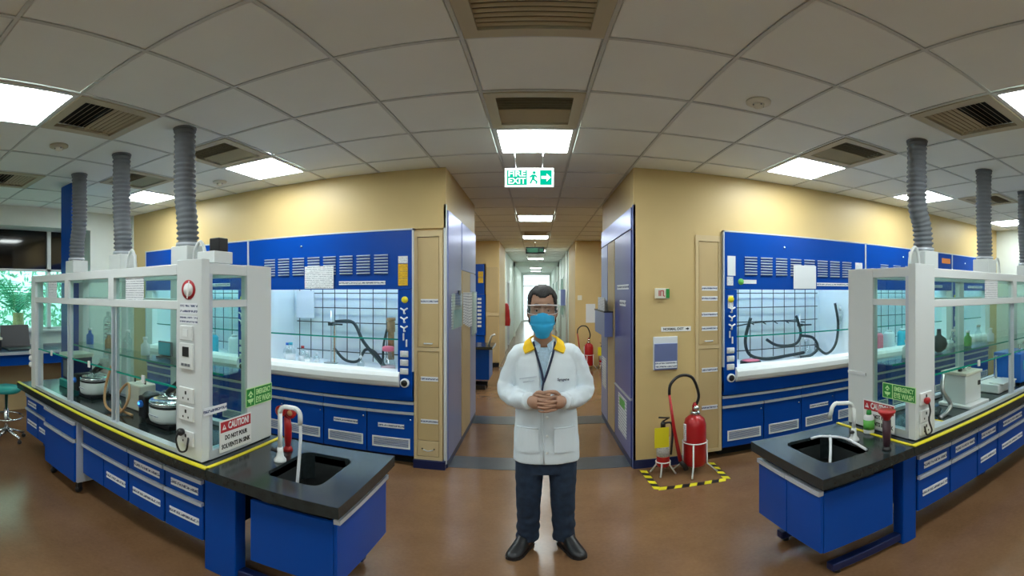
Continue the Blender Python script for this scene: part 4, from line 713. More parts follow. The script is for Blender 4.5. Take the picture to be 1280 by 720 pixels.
# right enclosure contents
t = T('square_bath', 'white square heating bath with knobs in the right enclosure', 'bath', (3.1, 1.95, .78))
P(t, 'base', B(2.94, 3.26, 1.80, 2.12, .78, .81, b=.006), 'white'); P(t, 'body', B(2.97, 3.22, 1.86, 2.10, .81, 1.06, b=.012), 'white'); P(t, 'lid', B(2.96, 3.23, 1.85, 2.11, 1.06, 1.085, b=.006), 'offwhite'); P(t, 'display', B(3.16, 3.20, 1.855, 1.862, .95, .99), 'black')
for k in range(3): P(t, 'lid_knob', MB().lathe([(.018, 0), (.02, .02), (.01, .035)], (3.02+.07*k, 1.95, 1.085), 12), 'chrome' if k else 'black')
hose('thick grey ribbed hose curving down beside the right service post', [(2.55, 2.0, 1.38), (2.46, 1.98, 1.30), (2.42, 1.95, 1.1), (2.48, 1.92, .9), (2.58, 1.9, .82), (2.66, 1.92, .84)], .028)
hose('pale braided hose beside the square bath, right enclosure', [(2.78, 1.95, 1.1), (2.72, 1.92, .98), (2.80, 1.9, .85), (2.72, 1.88, .80), (2.6, 1.86, .79)], .018, 'brushed')
t = lathed('sphere_flask', 'dark round flask above the shelf, right enclosure', 'flask', 2.95, 2.12, [('body', [(.02, 0), (.06, .03), (.075, .075), (.06, .12), (.02, .15), (.018, .2)], 'hose')], z=1.246)
t = T('white_instrument', 'low white instrument with tray right of the square bath', 'instrument', (3.7, 1.98, .78)); P(t, 'body', B(3.55, 3.92, 1.86, 2.12, .78, .87, b=.012), 'white'); P(t, 'tray', B(3.58, 3.86, 1.82, 1.98, .87, .885, b=.004), 'white'); P(t, 'arm', MB().tube([(3.85, 2.05, .87), (3.85, 2.05, 1.08), (3.72, 1.98, 1.12)], .014), 'chrome')
t = T('blue_chiller', 'blue boxed chiller with cyan label at the right edge, right enclosure', 'chiller', (4.2, 1.95, .78)); P(t, 'body', B(4.0, 4.42, 1.84, 2.16, .80, 1.12, b=.012), 'ltblue'); P(t, 'label', B(4.06, 4.16, 1.836, 1.84, .94, 1.04), 'cyan'); PS(t, 'foot', [(4.02, 4.06, 1.86, 1.9, .78, .8), (4.36, 4.4, 1.86, 1.9, .78, .8), (4.02, 4.06, 2.1, 2.14, .78, .8), (4.36, 4.4, 2.1, 2.14, .78, .8)], 'black'); P(t, 'valve', MB().tube([(4.1, 1.9, 1.12), (4.1, 1.9, 1.2), (4.18, 1.88, 1.22)], .014), 'chrome')
t = T('yellow_pad', 'flat pad with yellow border at the near corner of the right enclosure', 'pad', (2.42, 1.86, .78)); P(t, 'mat', B(2.32, 2.54, 1.79, 1.93, .781, .785), 'plain'); P(t, 'border', MB().box(2.32, 2.54, 1.775, 1.79, .781, .788).box(2.54, 2.555, 1.775, 1.93, .781, .788), 'yellow')
for k, (x, m, h, lab) in enumerate(((2.55, 'plain', .12, 'white bottle on the right shelf nearest the post'), (3.2, 'clear', .16, 'clear bottle in the middle of the right shelf'), (3.45, 'green', .13, 'green bottle on the right shelf'), (3.65, 'clear', .17, 'tall clear bottle on the right shelf'), (3.9, 'plain', .12, 'white bottle at the far part of the right shelf'))):
    lathed('shelf_bottle', lab, 'bottle', x, 2.14, [('body', [(.035, 0), (.037, .008), (.037, h*.65), (.016, h*.8), (.016, h)], m), ('cap', [(.02, h), (.02, h+.02)], 'white')], z=1.246)

# ------------------------------------------------------------------ left end: desk, laptop, stool, garden
t = T('desk', 'dark desk below the left window', 'desk', (-5.5, 1.9, 0)); P(t, 'desk_top', B(-5.88, -5.15, .8, 3.0, .95, .985, b=.004), 'darkblue'); P(t, 'apron', B(-5.85, -5.2, .82, 2.98, .80, .95), 'blue'); P(t, 'front_edge', B(-5.152, -5.14, .8, 3.0, .95, .987), 'alu'); P(t, 'end_panel', B(-5.85, -5.2, 2.95, 2.98, 0, .8), 'darkblue'); P(t, 'end_panel', B(-5.85, -5.2, .82, .85, 0, .8), 'darkblue'); P(t, 'back_panel', B(-5.87, -5.85, .82, 2.98, 0, .8), 'beige2')
t = T('laptop', 'open black laptop on the desk by the window', 'laptop', (-5.4, 2.05, .985)); P(t, 'keyboard_base', B(-5.60, -5.28, 1.82, 2.24, .985, 1.005, b=.004), 'laptop'); P(t, 'screen', MB().prism([(0, 0), (.018, 0), (-.062, .30), (-.08, .30)], (-5.60, 1.82, 1.0), (1, 0, 0), (0, 0, 1), (0, .42, 0)), 'laptop')
t = T('instrument_box', 'low dark instrument at the left edge of the desk', 'instrument', (-5.55, 1.55, .985)); P(t, 'body', B(-5.75, -5.35, 1.25, 1.74, .985, 1.13, b=.008), 'black'); P(t, 'top_plate', B(-5.76, -5.34, 1.24, 1.75, 1.13, 1.16, b=.004), 'offwhite')
x, y = -4.62, 1.56
t = T('lab_stool', 'lab stool with teal seat and chrome foot ring, left edge', 'stool', (x, y, 0)); P(t, 'seat', MB().lathe([(0, .60), (.15, .60), (.17, .615), (.17, .645), (.15, .665), (0, .668)], (x, y, 0), 24), 'tealpad'); P(t, 'gas_column', MB().lathe([(.03, .12), (.03, .4), (.02, .4), (.02, .6)], (x, y, 0), 12), 'chrome'); P(t, 'foot_ring', MB().tube(arc((x, y, .30), .19, 0, 2*PI, 28, (1, 0, 0), (0, 1, 0)), .010, 8, cap=False).tube([(x-.19, y, .30), (x+.19, y, .30)], .008), 'chrome')
for k in range(5):
    a = 2*PI*k/5+.4; P(t, 'leg', MB().tube([(x, y, .14), (x+.22*math.cos(a), y+.22*math.sin(a), .07)], [.024, .016]), 'chrome'); P(t, 'caster', MB().ball((x+.22*math.cos(a), y+.22*math.sin(a), .028), (.026, .026, .028)), 'black')
pt = T('garden_palm', 'green palm fronds outside the left window', 'palm', (-8.0, 2.95, 0)); P(pt, 'trunk', MB().tube([(-8.0, 2.95, 0), (-8.02, 2.97, .7), (-8.0, 2.95, 1.35)], [.16, .14, .11], 10), 'wood')
for k in range(14):
    a = 2*PI*k/14+.2; ln = random.uniform(1.0, 1.4); rise = random.uniform(.35, .8); base = Vector((-8.0, 2.95, 1.35)); u = Vector((math.cos(a), math.sin(a), 0)); sd = Vector((-u.y, u.x, 0)); mb = MB(); pp = []
    for q in range(25):
        f = q/24; pp.append(base+u*ln*f+Vector((0, 0, rise*math.sin(f*PI*.75)*1.1-.25*f*f)))
    for q in range(2, 25):
        for sg_ in (-1, 1):
            L_ = .34*math.sin(PI*min(1, .15+.85*q/25))+.05; c = pp[q]; dr = (pp[q]-pp[q-1]).normalized(); tip = c+sd*sg_*L_+dr*.12+Vector((0, 0, -.10)); wd = dr*.014
            mb.add([c-wd, c+wd, tip+Vector((0, 0, .002))], [(0, 1, 2)])
    mb.tube(pp, [.014*(1-.8*q/24) for q in range(25)], 5); P(pt, 'frond', mb, 'leaf')
hg = MB()
for k in range(5200):
    c = Vector((random.uniform(-10.6, -9.6), random.uniform(-3, 8), random.uniform(0, 2.1+.3*math.sin(k)))); a = Vector((random.gauss(0, 1), random.gauss(0, 1), random.gauss(0, 1))).normalized()*.09; b = a.orthogonal().normalized()*.035
    hg.add([c-a, c+b, c+a, c-b], [(0, 1, 2, 3)])
h_ = tag(P(None, 'hedge_foliage', hg, 'bush'), 'pale green hedge behind the palm outside the left window', 'hedge'); h_['kind'] = 'stuff'

# ------------------------------------------------------------------ corridor things
t = T('exit_sign', 'lit green fire exit sign hanging over the aisle', 'exit sign', (-.05, 3.3, 2.58)); y = 3.3
P(t, 'case', B(-.245, .14, y, y+.03, 2.592, 2.755, b=.006), 'white'); P(t, 'light_face', B(-.24, .135, y-.002, y, 2.597, 2.75), 'exitlit')
PS(t, 'green_field', [(-.225, -.070, y-.003, y-.002, 2.612, 2.735), (.032, .122, y-.003, y-.002, 2.612, 2.735)], 'exitgreen')
text(t, 'FIRE', .066, (-.148, y-.0034, 2.704), (1, 0, 0), (0, 0, 1), 'exitlit', .0016, width=.135); text(t, 'EXIT', .066, (-.148, y-.0034, 2.644), (1, 0, 0), (0, 0, 1), 'exitlit', .0016, width=.135)
o_ = (.078, y-.003, 2.674); P(t, 'arrow', MB().prism([(-.036, -.012), (.004, -.012), (.004, -.034), (.038, 0), (.004, .034), (.004, .012), (-.036, .012)], o_, (1, 0, 0), (0, 0, 1), (0, -.001, 0)), 'exitlit')
o_ = (-.018, y-.002, 2.672); P(t, 'running_figure', MB().prism([(.012*math.cos(q*PI/5)+.004, .042+.012*math.sin(q*PI/5)) for q in range(10)], o_, (1, 0, 0), (0, 0, 1), (0, -.001, 0)).prism([(-.012, .026), (.012, .026), (.03, .006), (.022, .0), (.008, .012), (.006, -.012), (.03, -.03), (.026, -.052), (.014, -.05), (.016, -.034), (-.006, -.018), (-.02, -.05), (-.032, -.046), (-.014, -.008), (-.012, .008), (-.026, .0), (-.032, .008)], o_, (1, 0, 0), (0, 0, 1), (0, -.001, 0)), 'exitgreen')
for sx, tx in ((-.155, -.175), (.05, .06)): P(t, 'hanger', MB().tube([(sx, y+.015, 2.752), (tx, y+.015, 2.97)], .004, 6), 'chrome')
t = T('exit_sign', 'dark unlit sign hanging further down the corridor', 'exit sign', (-.08, 9.6, 2.64)); P(t, 'case', B(-.23, .19, 9.6, 9.63, 2.64, 2.79, b=.006), mat('matte_black', (.006, .006, .006), .95, spec=.02)); P(t, 'face', MB().box(-.2, .05, 9.596, 9.6, 2.665, 2.765).box(.08, .16, 9.596, 9.6, 2.68, 2.75), mat('dull_green', (.012, .035, .022), .9, spec=.02)); P(t, 'hanger', MB().tube([(-.02, 9.615, 2.79), (-.02, 9.615, 2.97)], .005, 6), 'chrome')
for (x, y, lab) in ((-3.03, 1.46, 'round cream ceiling speaker left of the front duct'), (1.256, 2.178, 'round ceiling detector right of the aisle'), (-3.07, 3.34, 'small white ceiling detector beside the left rear light')):
    t = T('ceiling_detector', lab, 'detector', (x, y, 2.93)); P(t, 'plate', MB().lathe([(.075, .04), (.075, .028), (.05, .02)], (x, y, 2.93), 18), 'vent' if x < -3.0 and y < 2 else 'offwhite'); P(t, 'sensor', MB().lathe([(.035, .02), (.03, .0), (.012, -.008)], (x, y, 2.93), 14), 'offwhite'); P(t, 'sensor_slots', MB().box(x-.036, x+.036, y-.004, y+.004, 2.936, 2.944).box(x-.004, x+.004, y-.036, y+.036, 2.936, 2.944), 'grey')
t = T('manual_call_box', 'small cream alarm box with pictogram on the right yellow wall', 'box', (1.185, 3.9, 1.70)); P(t, 'body', B(1.115, 1.255, 3.872, 3.9, 1.70, 1.80, b=.006), 'offwhite'); P(t, 'side_cap', B(1.222, 1.258, 3.868, 3.896, 1.705, 1.795, b=.004), 'glab'); P(t, 'pictogram', MB().box(1.15, 1.158, 3.870, 3.873, 1.725, 1.78).box(1.165, 1.2, 3.870, 3.873, 1.772, 1.78).box(1.165, 1.173, 3.870, 3.873, 1.725, 1.775).box(1.192, 1.2, 3.870, 3.873, 1.725, 1.775).box(1.2, 1.212, 3.870, 3.873, 1.72, 1.73), 'signred')
t = T('direction_sign', 'narrow white exit sign with black arrow on the right yellow wall', 'sign', (1.335, 3.9, 1.38)); P(t, 'plate', B(1.182, 1.485, 3.896, 3.9, 1.382, 1.428), 'signwhite'); text(t, 'NORMAL EXIT', .032, (1.305, 3.8955, 1.405), (1, 0, 0), (0, 0, 1), 'ink', .001); P(t, 'arrow', MB().prism([(-.018, -.006), (0, -.006), (0, -.015), (.018, 0), (0, .015), (0, .006), (-.018, .006)], (1.45, 3.8958, 1.405), (1, 0, 0), (0, 0, 1), (0, -.0006, 0)), 'ink')
t = T('document_holder', 'pale wall document holder with blue printed caption, right yellow wall', 'holder', (1.225, 3.9, 1.03)); P(t, 'back_plate', B(1.10, 1.345, 3.886, 3.9, 1.01, 1.335, b=.004), 'plain'); P(t, 'pocket', B(1.108, 1.338, 3.868, 3.884, 1.012, 1.27, b=.004), 'steelblue'); P(t, 'caption', B(1.115, 1.33, 3.865, 3.868, 1.03, 1.095), 'lab2')
# small and big extinguishers with wire stands
def ext_stand(t, x, y, r, zc, zf, n=4):
    for k in range(n):
        a = 2*PI*k/n+PI/4+.3; P(t, 'stand_leg', MB().tube([(x+r*math.cos(a), y+r*math.sin(a), zc), (x+r*1.02*math.cos(a), y+r*1.02*math.sin(a), .10), (x+r*1.9*math.cos(a), y+r*1.9*math.sin(a), .012)], .008, 6), 'white')
    P(t, 'stand_ring', MB().tube(arc((x, y, zc), r+.004, 0, 2*PI, 20, (1, 0, 0), (0, 1, 0)), .006, 6, cap=False), 'white')
def ext_small(x, y, label, far=False):
    t = T('fire_extinguisher', label, 'extinguisher', (x, y, 0))
    P(t, 'cylinder', MB().lathe([(.03, .08), (.055, .09), (.06, .11), (.06, .40), (.05, .45), (.025, .475), (.022, .50)], (x, y, 0), 18), 'red'); P(t, 'label_band', MB().lathe([(.0605, .20), (.0605, .40)], (x, y, 0), 18), 'paper'); P(t, 'valve', MB().lathe([(.024, .49), (.024, .53), (.012, .55)], (x, y, 0), 10), 'black')
    P(t, 'lever', MB().tube([(x, y, .55), (x+.05, y-.02, .585), (x-.05, y-.03, .60)], .008), 'black'); P(t, 'discharge_hose', MB().tube(spline([(x+.02, y, .53), (x+.08, y, .52), (x+.09, y, .40), (x+.075, y, .2)]), .011), 'black')
    P(t, 'yellow_tag', B(x-.10, x+.035, y-.072, y-.066, .31, .51), 'yellow', 'bright yellow inspection card'); ext_stand(t, x, y, .062, .14, 0); return t
def ext_big(x, y, label):
    t = T('fire_extinguisher', label, 'extinguisher', (x, y, 0))
    P(t, 'cylinder', MB().lathe([(.04, .07), (.09, .08), (.105, .11), (.105, .50), (.09, .56), (.05, .595), (.03, .605)], (x, y, 0), 22), 'red'); P(t, 'label_band', B(x-.112, x-.098, y-.04, y-.0, .35, .52), 'paper'); P(t, 'neck_ring', MB().lathe([(.04, .60), (.048, .61), (.048, .63), (.04, .64)], (x, y, 0), 16), 'chrome')
    P(t, 'valve', MB().lathe([(.026, .63), (.026, .69), (.012, .72)], (x, y, 0), 12), 'red'); P(t, 'pressure_gauge', MB().lathe([(.026, 0), (.026, -.016)], (x, y-.03, .67), 14, 'y'), 'chrome')
    P(t, 'discharge_hose', MB().tube(spline([(x+.01, y, .69), (x+.03, y-.02, .80), (x-.04, y-.04, .97), (x-.16, y-.05, 1.0), (x-.25, y-.05, .93), (x-.265, y-.05, .83)]), .014), 'black'); P(t, 'lance', MB().tube([(x-.265, y-.05, .84), (x-.22, y-.05, .5), (x-.16, y-.05, .16)], [.012, .015, .020]), 'red', 'red discharge lance'); P(t, 'lance_horn', MB().tube([(x-.16, y-.05, .16), (x-.10, y-.05, .06)], [.02, .026]), 'black')
    ext_stand(t, x, y, .11, .33, 0); return t
ext_small(1.14, 3.70, 'small red extinguisher with yellow card on the right yellow wall'); ext_big(1.435, 3.66, 'large red extinguisher with black hose loop beside the right hood')
tp = T('hazard_tape', 'yellow and black striped tape square around the extinguishers', 'floor tape', (1.3, 3.6, 0))
def tape(a, b, n):
    a, b = Vector((*a, .0012)), Vector((*b, .0012)); d = (b-a); u = d.normalized(); s_ = Vector((-u.y, u.x, 0))*.03; L = d.length/n
    for k in range(n): o = a+u*L*k; P(tp, 'yellow_stripe' if k % 2 == 0 else 'black_stripe', MB().prism([(0, -.03), (L*.98, -.03), (L*.98+.03, .03), (.03, .03)], o, u, s_/.03, (0, 0, .0015)), 'yellow' if k % 2 == 0 else 'black')
tape((.985, 3.84), (.995, 3.39), 7); tape((.995, 3.385), (1.60, 3.37), 9); tape((1.63, 3.37), (1.66, 3.80), 7)
# the lab beyond
t = T('far_fume_hood', 'blue fume hood end in the next lab, left beyond the corridor wall', 'fume hood', (-1.6, 9.88, 0)); P(t, 'upper_panel', B(-2.6, -1.20, 9.84, 9.95, 1.72, 2.42), 'hoodblue'); st = P(t, 'control_strip', B(-1.45, -1.18, 9.84, 9.95, .75, 1.715), 'hoodblue')
for k in range(8): P(st, 'fitting', B(-1.36, -1.27, 9.82, 9.84, .95+.09*k, 1.0+.09*k), 'white')
P(t, 'liner', B(-2.6, -1.45, 9.9, 9.95, .9, 1.72), 'liner'); P(t, 'base', B(-2.6, -1.2, 9.86, 9.95, 0.05, .74), 'blue')
for k in range(2): P(t, 'yellow_notice', B(-1.345, -1.225, 9.832, 9.84, 1.98+.14*k, 2.11+.14*k), 'ylab')
t = T('far_service_cupboard', 'beige service cupboard beside the far hood in the next lab', 'cupboard', (-1.02, 9.87, 0)); P(t, 'door', B(-1.15, -.88, 9.855, 9.88, 1.30, 2.35), 'beige2'); P(t, 'door', B(-1.15, -.88, 9.855, 9.88, .12, 1.20), 'beige2'); P(t, 'rail', B(-1.17, -.86, 9.85, 9.88, 1.21, 1.29), 'beigetrim'); P(t, 'plinth', B(-1.17, -.86, 9.84, 9.88, 0, .1), 'dark')
t = T('far_sink_bench', 'small blue sink bench end in the next lab, left', 'bench', (-1.3, 7.6, 0)); P(t, 'worktop', B(-2.4, -.76, 7.38, 8.05, .75, .80), 'top'); P(t, 'cabinet', B(-1.6, -.82, 7.42, 8.0, .20, .745, b=.004), 'blue'); P(t, 'tap', MB().tube([(-.86, 7.7, .8), (-.80, 7.66, .97), (-.74, 7.62, 1.0)], .02), 'white'); P(t, 'foot', MB().box(-1.5, -.9, 7.5, 7.56, .0, .08).box(-1.5, -.9, 7.86, 7.92, .0, .08).box(-1.5, -1.42, 7.5, 7.92, .0, .2), 'black')
tag(P(None, 'paper_notice', B(1.165, 1.385, 9.872, 9.88, 1.05, 1.49), 'plain'), 'pale sheet on the far yellow wall right of the man', 'notice'); tag(P(None, 'switch_plate', B(.97, 1.07, 9.866, 9.88, 1.58, 1.69, b=.004), 'offwhite'), 'small cream switch on the far yellow wall', 'switch')
ext_big(1.20, 9.62, 'far red extinguisher against the yellow wall of the next lab'); t = ext_small(1.50, 9.62, 'far small extinguisher with yellow card in the next lab')
tag(P(None, 'red_coat', MB().tube(spline([(-.86, 12.2, 1.45), (-.84, 12.2, 1.2), (-.83, 12.2, .95), (-.84, 12.2, .8)]), [.03, .06, .07, .08, .08, .09, .09, .09, .09, .09, .09, .1, .1, .1, .1, .1, .1, .1, .08], 10), 'red'), 'dark red cloth hanging on the far left corridor wall', 'cloth')
t = T('wall_cabinet', 'grey wall cabinet on the far right corridor wall', 'cabinet', (.87, 13.8, 1.0)); P(t, 'case', B(.78, .949, 13.3, 14.4, 1.35, 1.85), 'steelblue'); P(t, 'door', B(.77, .78, 13.32, 14.38, 1.37, 1.83), 'alu')
for k, yy in enumerate((12.4, 15.6, 19.5)): tag(P(None, 'wall_pipe', MB().tube([(.90, yy, 0), (.90, yy, 2.97)], .035, 10), 'white'), ('nearest', 'middle', 'farthest')[k]+' white vertical pipe on the right wall down the corridor', 'pipe', 'white pipes down the corridor')

# ------------------------------------------------------------------ the man
def remesh(mb, voxel, smooth=4, fac=.5):
    me = mb.mesh('tmp_body'); o = bpy.data.objects.new('tmp_body', me); COL.objects.link(o)
    r = o.modifiers.new('r', 'REMESH'); r.mode = 'VOXEL'; r.voxel_size = voxel; r.use_smooth_shade = True
    s_ = o.modifiers.new('s', 'SMOOTH'); s_.iterations = smooth; s_.factor = fac
    dg = bpy.context.evaluated_depsgraph_get(); out = bpy.data.meshes.new_from_object(o.evaluated_get(dg))
    bpy.data.objects.remove(o); bpy.data.meshes.remove(me)
    V = [v.co.copy() for v in out.vertices]; F = [tuple(p.vertices) for p in out.polygons]; bpy.data.meshes.remove(out)
    q = MB(); q.v = V; q.f = F; q.sm = [True]*len(F); return q
MX, MY = .060, 2.575
man = T('person', 'man in white lab coat with yellow collar, blue mask and goggles, hands clasped', 'person', (MX, MY, 0))
# --- head profile: z above the chin, half width, front, back
HZ = 1.502; HXO = -.022; HYO = -.02
HP = [(z_, w__*1.13, f_*1.02, b_) for z_, w__, f_, b_ in [(.000, .024, -.070, -.020), (.012, .040, -.084, .000), (.040, .056, -.090, .040), (.080, .066, -.089, .076), (.120, .0715, -.088, .092), (.150, .073, -.083, .098), (.172, .0735, -.088, .102), (.205, .0745, -.090, .104), (.235, .071, -.082, .098), (.262, .058, -.062, .082), (.282, .038, -.038, .055), (.292, .018, -.012, .026), (.295, .004, .004, .010)]]
def hprof(z):
    z = max(0, min(.295, z))
    for a, b in zip(HP, HP[1:]):
        if z <= b[0]:
            f = (z-a[0])/(b[0]-a[0]); return [a[i]+(b[i]-a[i])*f for i in (1, 2, 3)]
    return list(HP[-1][1:])
def hpt(z, q, off=0.0):
    w_, fr, bk = hprof(z); c, sn = math.cos(q), math.sin(q); cy = (fr+bk)/2*0.0
    x_ = (w_+off)*math.copysign(abs(c)**.9, c); y_ = ((bk+off) if sn > 0 else -(fr-off))*math.copysign(abs(sn)**.9, sn)
    return Vector((MX+HXO+x_, MY+HYO+y_, HZ+z))
def man_pt(x, y, z): return (MX+x, MY+y, z)
SH = [(-1, Vector((-.150, .015, 1.375)), Vector((-.205, .035, 1.27)), Vector((-.240, .030, 1.150)), Vector((-.165, -.10, 1.125)), Vector((-.092, -.205, 1.140)))]
SH += [(1, *[Vector((-p.x, p.y, p.z)) for p in SH[0][1:]])]
body = MB()
body.loft([(HZ+z, MX+HXO, MY+HYO, w_, fr, bk) for z, w_, fr, bk in [(z, *hprof(z)) for z in [i*.295/26 for i in range(27)]] if True and bk > fr], 40, .95)
body.tube([man_pt(HXO*.6, .02, 1.40), man_pt(HXO*.8, .012, 1.47), man_pt(HXO, .0, 1.56)], [.062, .056, .055], 20)
hc = (MX+HXO, MY+HYO)
body.ball((hc[0], hc[1]-.098, HZ+.105), (.015, .012, .013)); body.tube([(hc[0], hc[1]-.084, HZ+.165), (hc[0], hc[1]-.092, HZ+.13), (hc[0], hc[1]-.095, HZ+.108)], [.008, .010, .013], 10)
for q in (-1, 1):
    body.ball((hc[0]+q*.085, hc[1]+.018, HZ+.138), (.010, .022, .034)); body.tube([(hc[0]+q*.012, hc[1]-.088, HZ+.178), (hc[0]+q*.05, hc[1]-.072, HZ+.180)], [.010, .009], 8)
body.ball((hc[0], hc[1]-.086, HZ+.068), (.024, .010, .010)); body.ball((hc[0], hc[1]-.083, HZ+.058), (.022, .010, .009))
body.loft([(.92, MX, MY, .15, -.10, .10), (1.05, MX, MY, .14, -.10, .09), (1.2, MX, MY, .15, -.10, .09), (1.34, MX, MY, .16, -.085, .09), (1.40, MX, MY, .12, -.07, .08), (1.44, MX-.01, MY, .06, -.05, .07)], 28, .85)
for q in (-1, 1):
    body.tube([man_pt(q*.085, .01, .95), man_pt(q*.105, .0, .50), man_pt(q*.112, .02, .11)], [.085, .055, .042], 16)
    body.tube([man_pt(q*.112, .03, .10), man_pt(q*.122, -.02, .052), man_pt(q*.14, -.08, .036)], [.036, .030, .018], 12)
for s_, a, b, c, d, e in SH:
    body.tube([(MX+p.x, MY+p.y, p.z) for p in (a, b, c)], [.05, .046, .040], 14); body.tube([(MX+p.x, MY+p.y, p.z) for p in (c, d, e)], [.040, .036, .028], 14)
    body.tube([(MX+e.x, MY+e.y, e.z), (MX+s_*.066, MY-.232, 1.143), (MX+s_*.034, MY-.252, 1.146)], [.030, .042, .040], 14, flat=.62 if False else 1.0)
skin = remesh(body, .0042, 3)
# fingers: four interlaced per hand, a thumb on top; rooted in the palms
for s_ in (-1, 1):
    for k in range(4):
        z = 1.187-.0235*k-(.0118 if s_ > 0 else 0); rr = (.0088, .0092, .009, .0078)[k]; ln = (.9, 1.0, .96, .82)[k]; yb = -.272-.004*math.sin(k*1.1)
        pts = [(MX+s_*.055, MY-.250, z+.002), (MX+s_*.034, MY+yb-.010, z+.003), (MX+s_*.006, MY+yb-.024, z), (MX-s_*.024*ln, MY+yb-.022, z-.003), (MX-s_*.046*ln, MY+yb-.006, z-.005), (MX-s_*.053*ln, MY+yb+.008, z-.006)]
        skin.tube(spline(pts, 4), [rr*(1.12 if j in (8, 12) else 1.0)*(1-.012*j) for j in range(21)], 10)
    skin.tube(spline([(MX+s_*.066, MY-.225, 1.178), (MX+s_*.045, MY-.255, 1.203), (MX+s_*.016, MY-.275, 1.207+.004*s_), (MX-s_*.010, MY-.285, 1.204+.006*s_), (MX-s_*.018, MY-.286, 1.202+.006*s_)], 4), [.015, .0145, .014, .0135, .013, .0125, .012, .0115, .011, .011, .0108, .0105, .0105, .010, .0095, .009, .0075], 10)
P(man, 'body', skin, 'skin')
# eyes, brows, hair
for q in (-1, 1):
    ey = P(man, 'eye', MB().ball((hc[0]+q*.034, hc[1]-.0735, HZ+.153), .0105, 14, 10), 'eyewhite'); P(ey, 'iris', MB().lathe([(.0065, 0), (.0045, -.0016), (0, -.002)], (hc[0]+q*.034, hc[1]-.0827, HZ+.152), 12, 'y'), 'iris')
    P(man, 'eyebrow', MB().tube(spline([(hc[0]+q*.014, hc[1]-.094, HZ+.182), (hc[0]+q*.034, hc[1]-.092, HZ+.190), (hc[0]+q*.056, hc[1]-.074, HZ+.182)], 4), .0042, 6), 'hair')
    P(man, 'eyelid', MB().tube(spline([(hc[0]+q*.020, hc[1]-.080, HZ+.158), (hc[0]+q*.034, hc[1]-.0835, HZ+.161), (hc[0]+q*.050, hc[1]-.074, HZ+.157)], 4), .0052, 6), 'skin')
hm = MB(); NA, NZ = 72, 40; V = []; F = []; idx = {}
def hairline(q):                                  # height above the chin where hair starts; q=-pi/2 is the face
    a = abs((q+PI/2+PI) % (2*PI)-PI)              # angle from the face direction
    return .232-.012*math.cos(a*5) if a < .75 else (.232-.10*min(1, (a-.75)/.35) if a < 1.25 else (.13 if a < 1.5 else .06))
for i in range(NZ+1):
    z = .05+(.294-.05)*i/NZ
    for j in range(NA):
        q = 2*PI*j/NA; off = .006+.004*noise.noise((math.cos(q)*3, math.sin(q)*3, z*30))+(.003 if z > .22 else 0)
        p = hpt(z, q, off); p.z += .010*max(0, (z-.22)/.07); V.append(p); idx[i, j] = z >= hairline(q)
for i in range(NZ):
    for j in range(NA):
        if idx[i, j] and idx[i, (j+1) % NA]: F.append((i*NA+j, i*NA+(j+1) % NA, (i+1)*NA+(j+1) % NA, (i+1)*NA+j))
F.append(tuple(NZ*NA+j for j in range(NA))); hm.add(V, F, True)
ho = P(man, 'hair', hm, 'hair'); md = ho.modifiers.new('thick', 'SOLIDIFY'); md.thickness = .010; md.offset = -1
# mask
mk = MB(); V = []; F = []; NM = 28; RM = 16
for i in range(RM+1):
    f = i/RM; z = -.012+.142*f
    half = 1.08-.22*abs(f-.55)*2
    for j in range(NM+1):
        g = -1+2*j/NM; q = -PI/2+g*half; bulge = .009+.026*max(0, 1-abs(g)*1.2)*min(1, .35+f*1.6)*(1 if f < .75 else 1-(f-.75)*1.0)
        zz = z+(.012*(1-abs(g)*2.2) if f > .8 and abs(g) < .45 else 0)-(.012*abs(g)**2 if f > .6 else -.014*abs(g)**2)
        p = hpt(max(zz, .012), q, bulge+.002*math.sin(f*9*PI)*(1 if .25 < f < .8 else 0)); p.z = HZ+zz; V.append(p)
for i in range(RM):
    for j in range(NM): F.append((i*(NM+1)+j, i*(NM+1)+j+1, (i+1)*(NM+1)+j+1, (i+1)*(NM+1)+j))
mk.add(V, F, True); mo = P(man, 'face_mask', mk, 'mask'); md = mo.modifiers.new('t', 'SOLIDIFY'); md.thickness = .002
for q in (-1, 1): P(mo, 'ear_loop', MB().tube(spline([(hc[0]+q*.068, hc[1]-.035, HZ+.105), (hc[0]+q*.083, hc[1]+.005, HZ+.165), (hc[0]+q*.085, hc[1]+.035, HZ+.15), (hc[0]+q*.078, hc[1]+.02, HZ+.08), (hc[0]+q*.062, hc[1]-.04, HZ+.03)], 5), .0016, 6), 'white')
# goggles: wrap-round lens, brow bar, temples
gl = MB(); V = []; F = []
for i in range(7):
    for j in range(25):
        g = -1+2*j/24; q = -PI/2+g*1.0; z = .128+.058*i/6+(.010*(1-abs(g)*6) if i == 0 and abs(g) < .16 else 0)+(-.004*abs(g) if i == 6 else .012*abs(g)**3 if i == 0 else 0); V.append(hpt(max(.17, z), q, .020)+Vector((0, 0, z-max(.17, z))))
for i in range(6):
    for j in range(24): F.append((i*25+j, i*25+j+1, (i+1)*25+j+1, (i+1)*25+j))
gl.add(V, F, True); go = P(man, 'safety_goggles', gl, 'goggle', 'clear safety goggles')
P(go, 'brow_bar', MB().tube([V[6*25+j] for j in range(25)], .0045, 6), 'gogglef'); P(go, 'lower_rim', MB().tube([V[j] for j in range(25)], .002, 6), 'gogglef')
for q in (0, 24): P(go, 'temple', MB().tube([V[3*25+q], V[3*25+q]+Vector((0, .05, .004)), V[3*25+q]+Vector((0, .10, .0))], [.006, .004, .003], 6), 'gogglef')
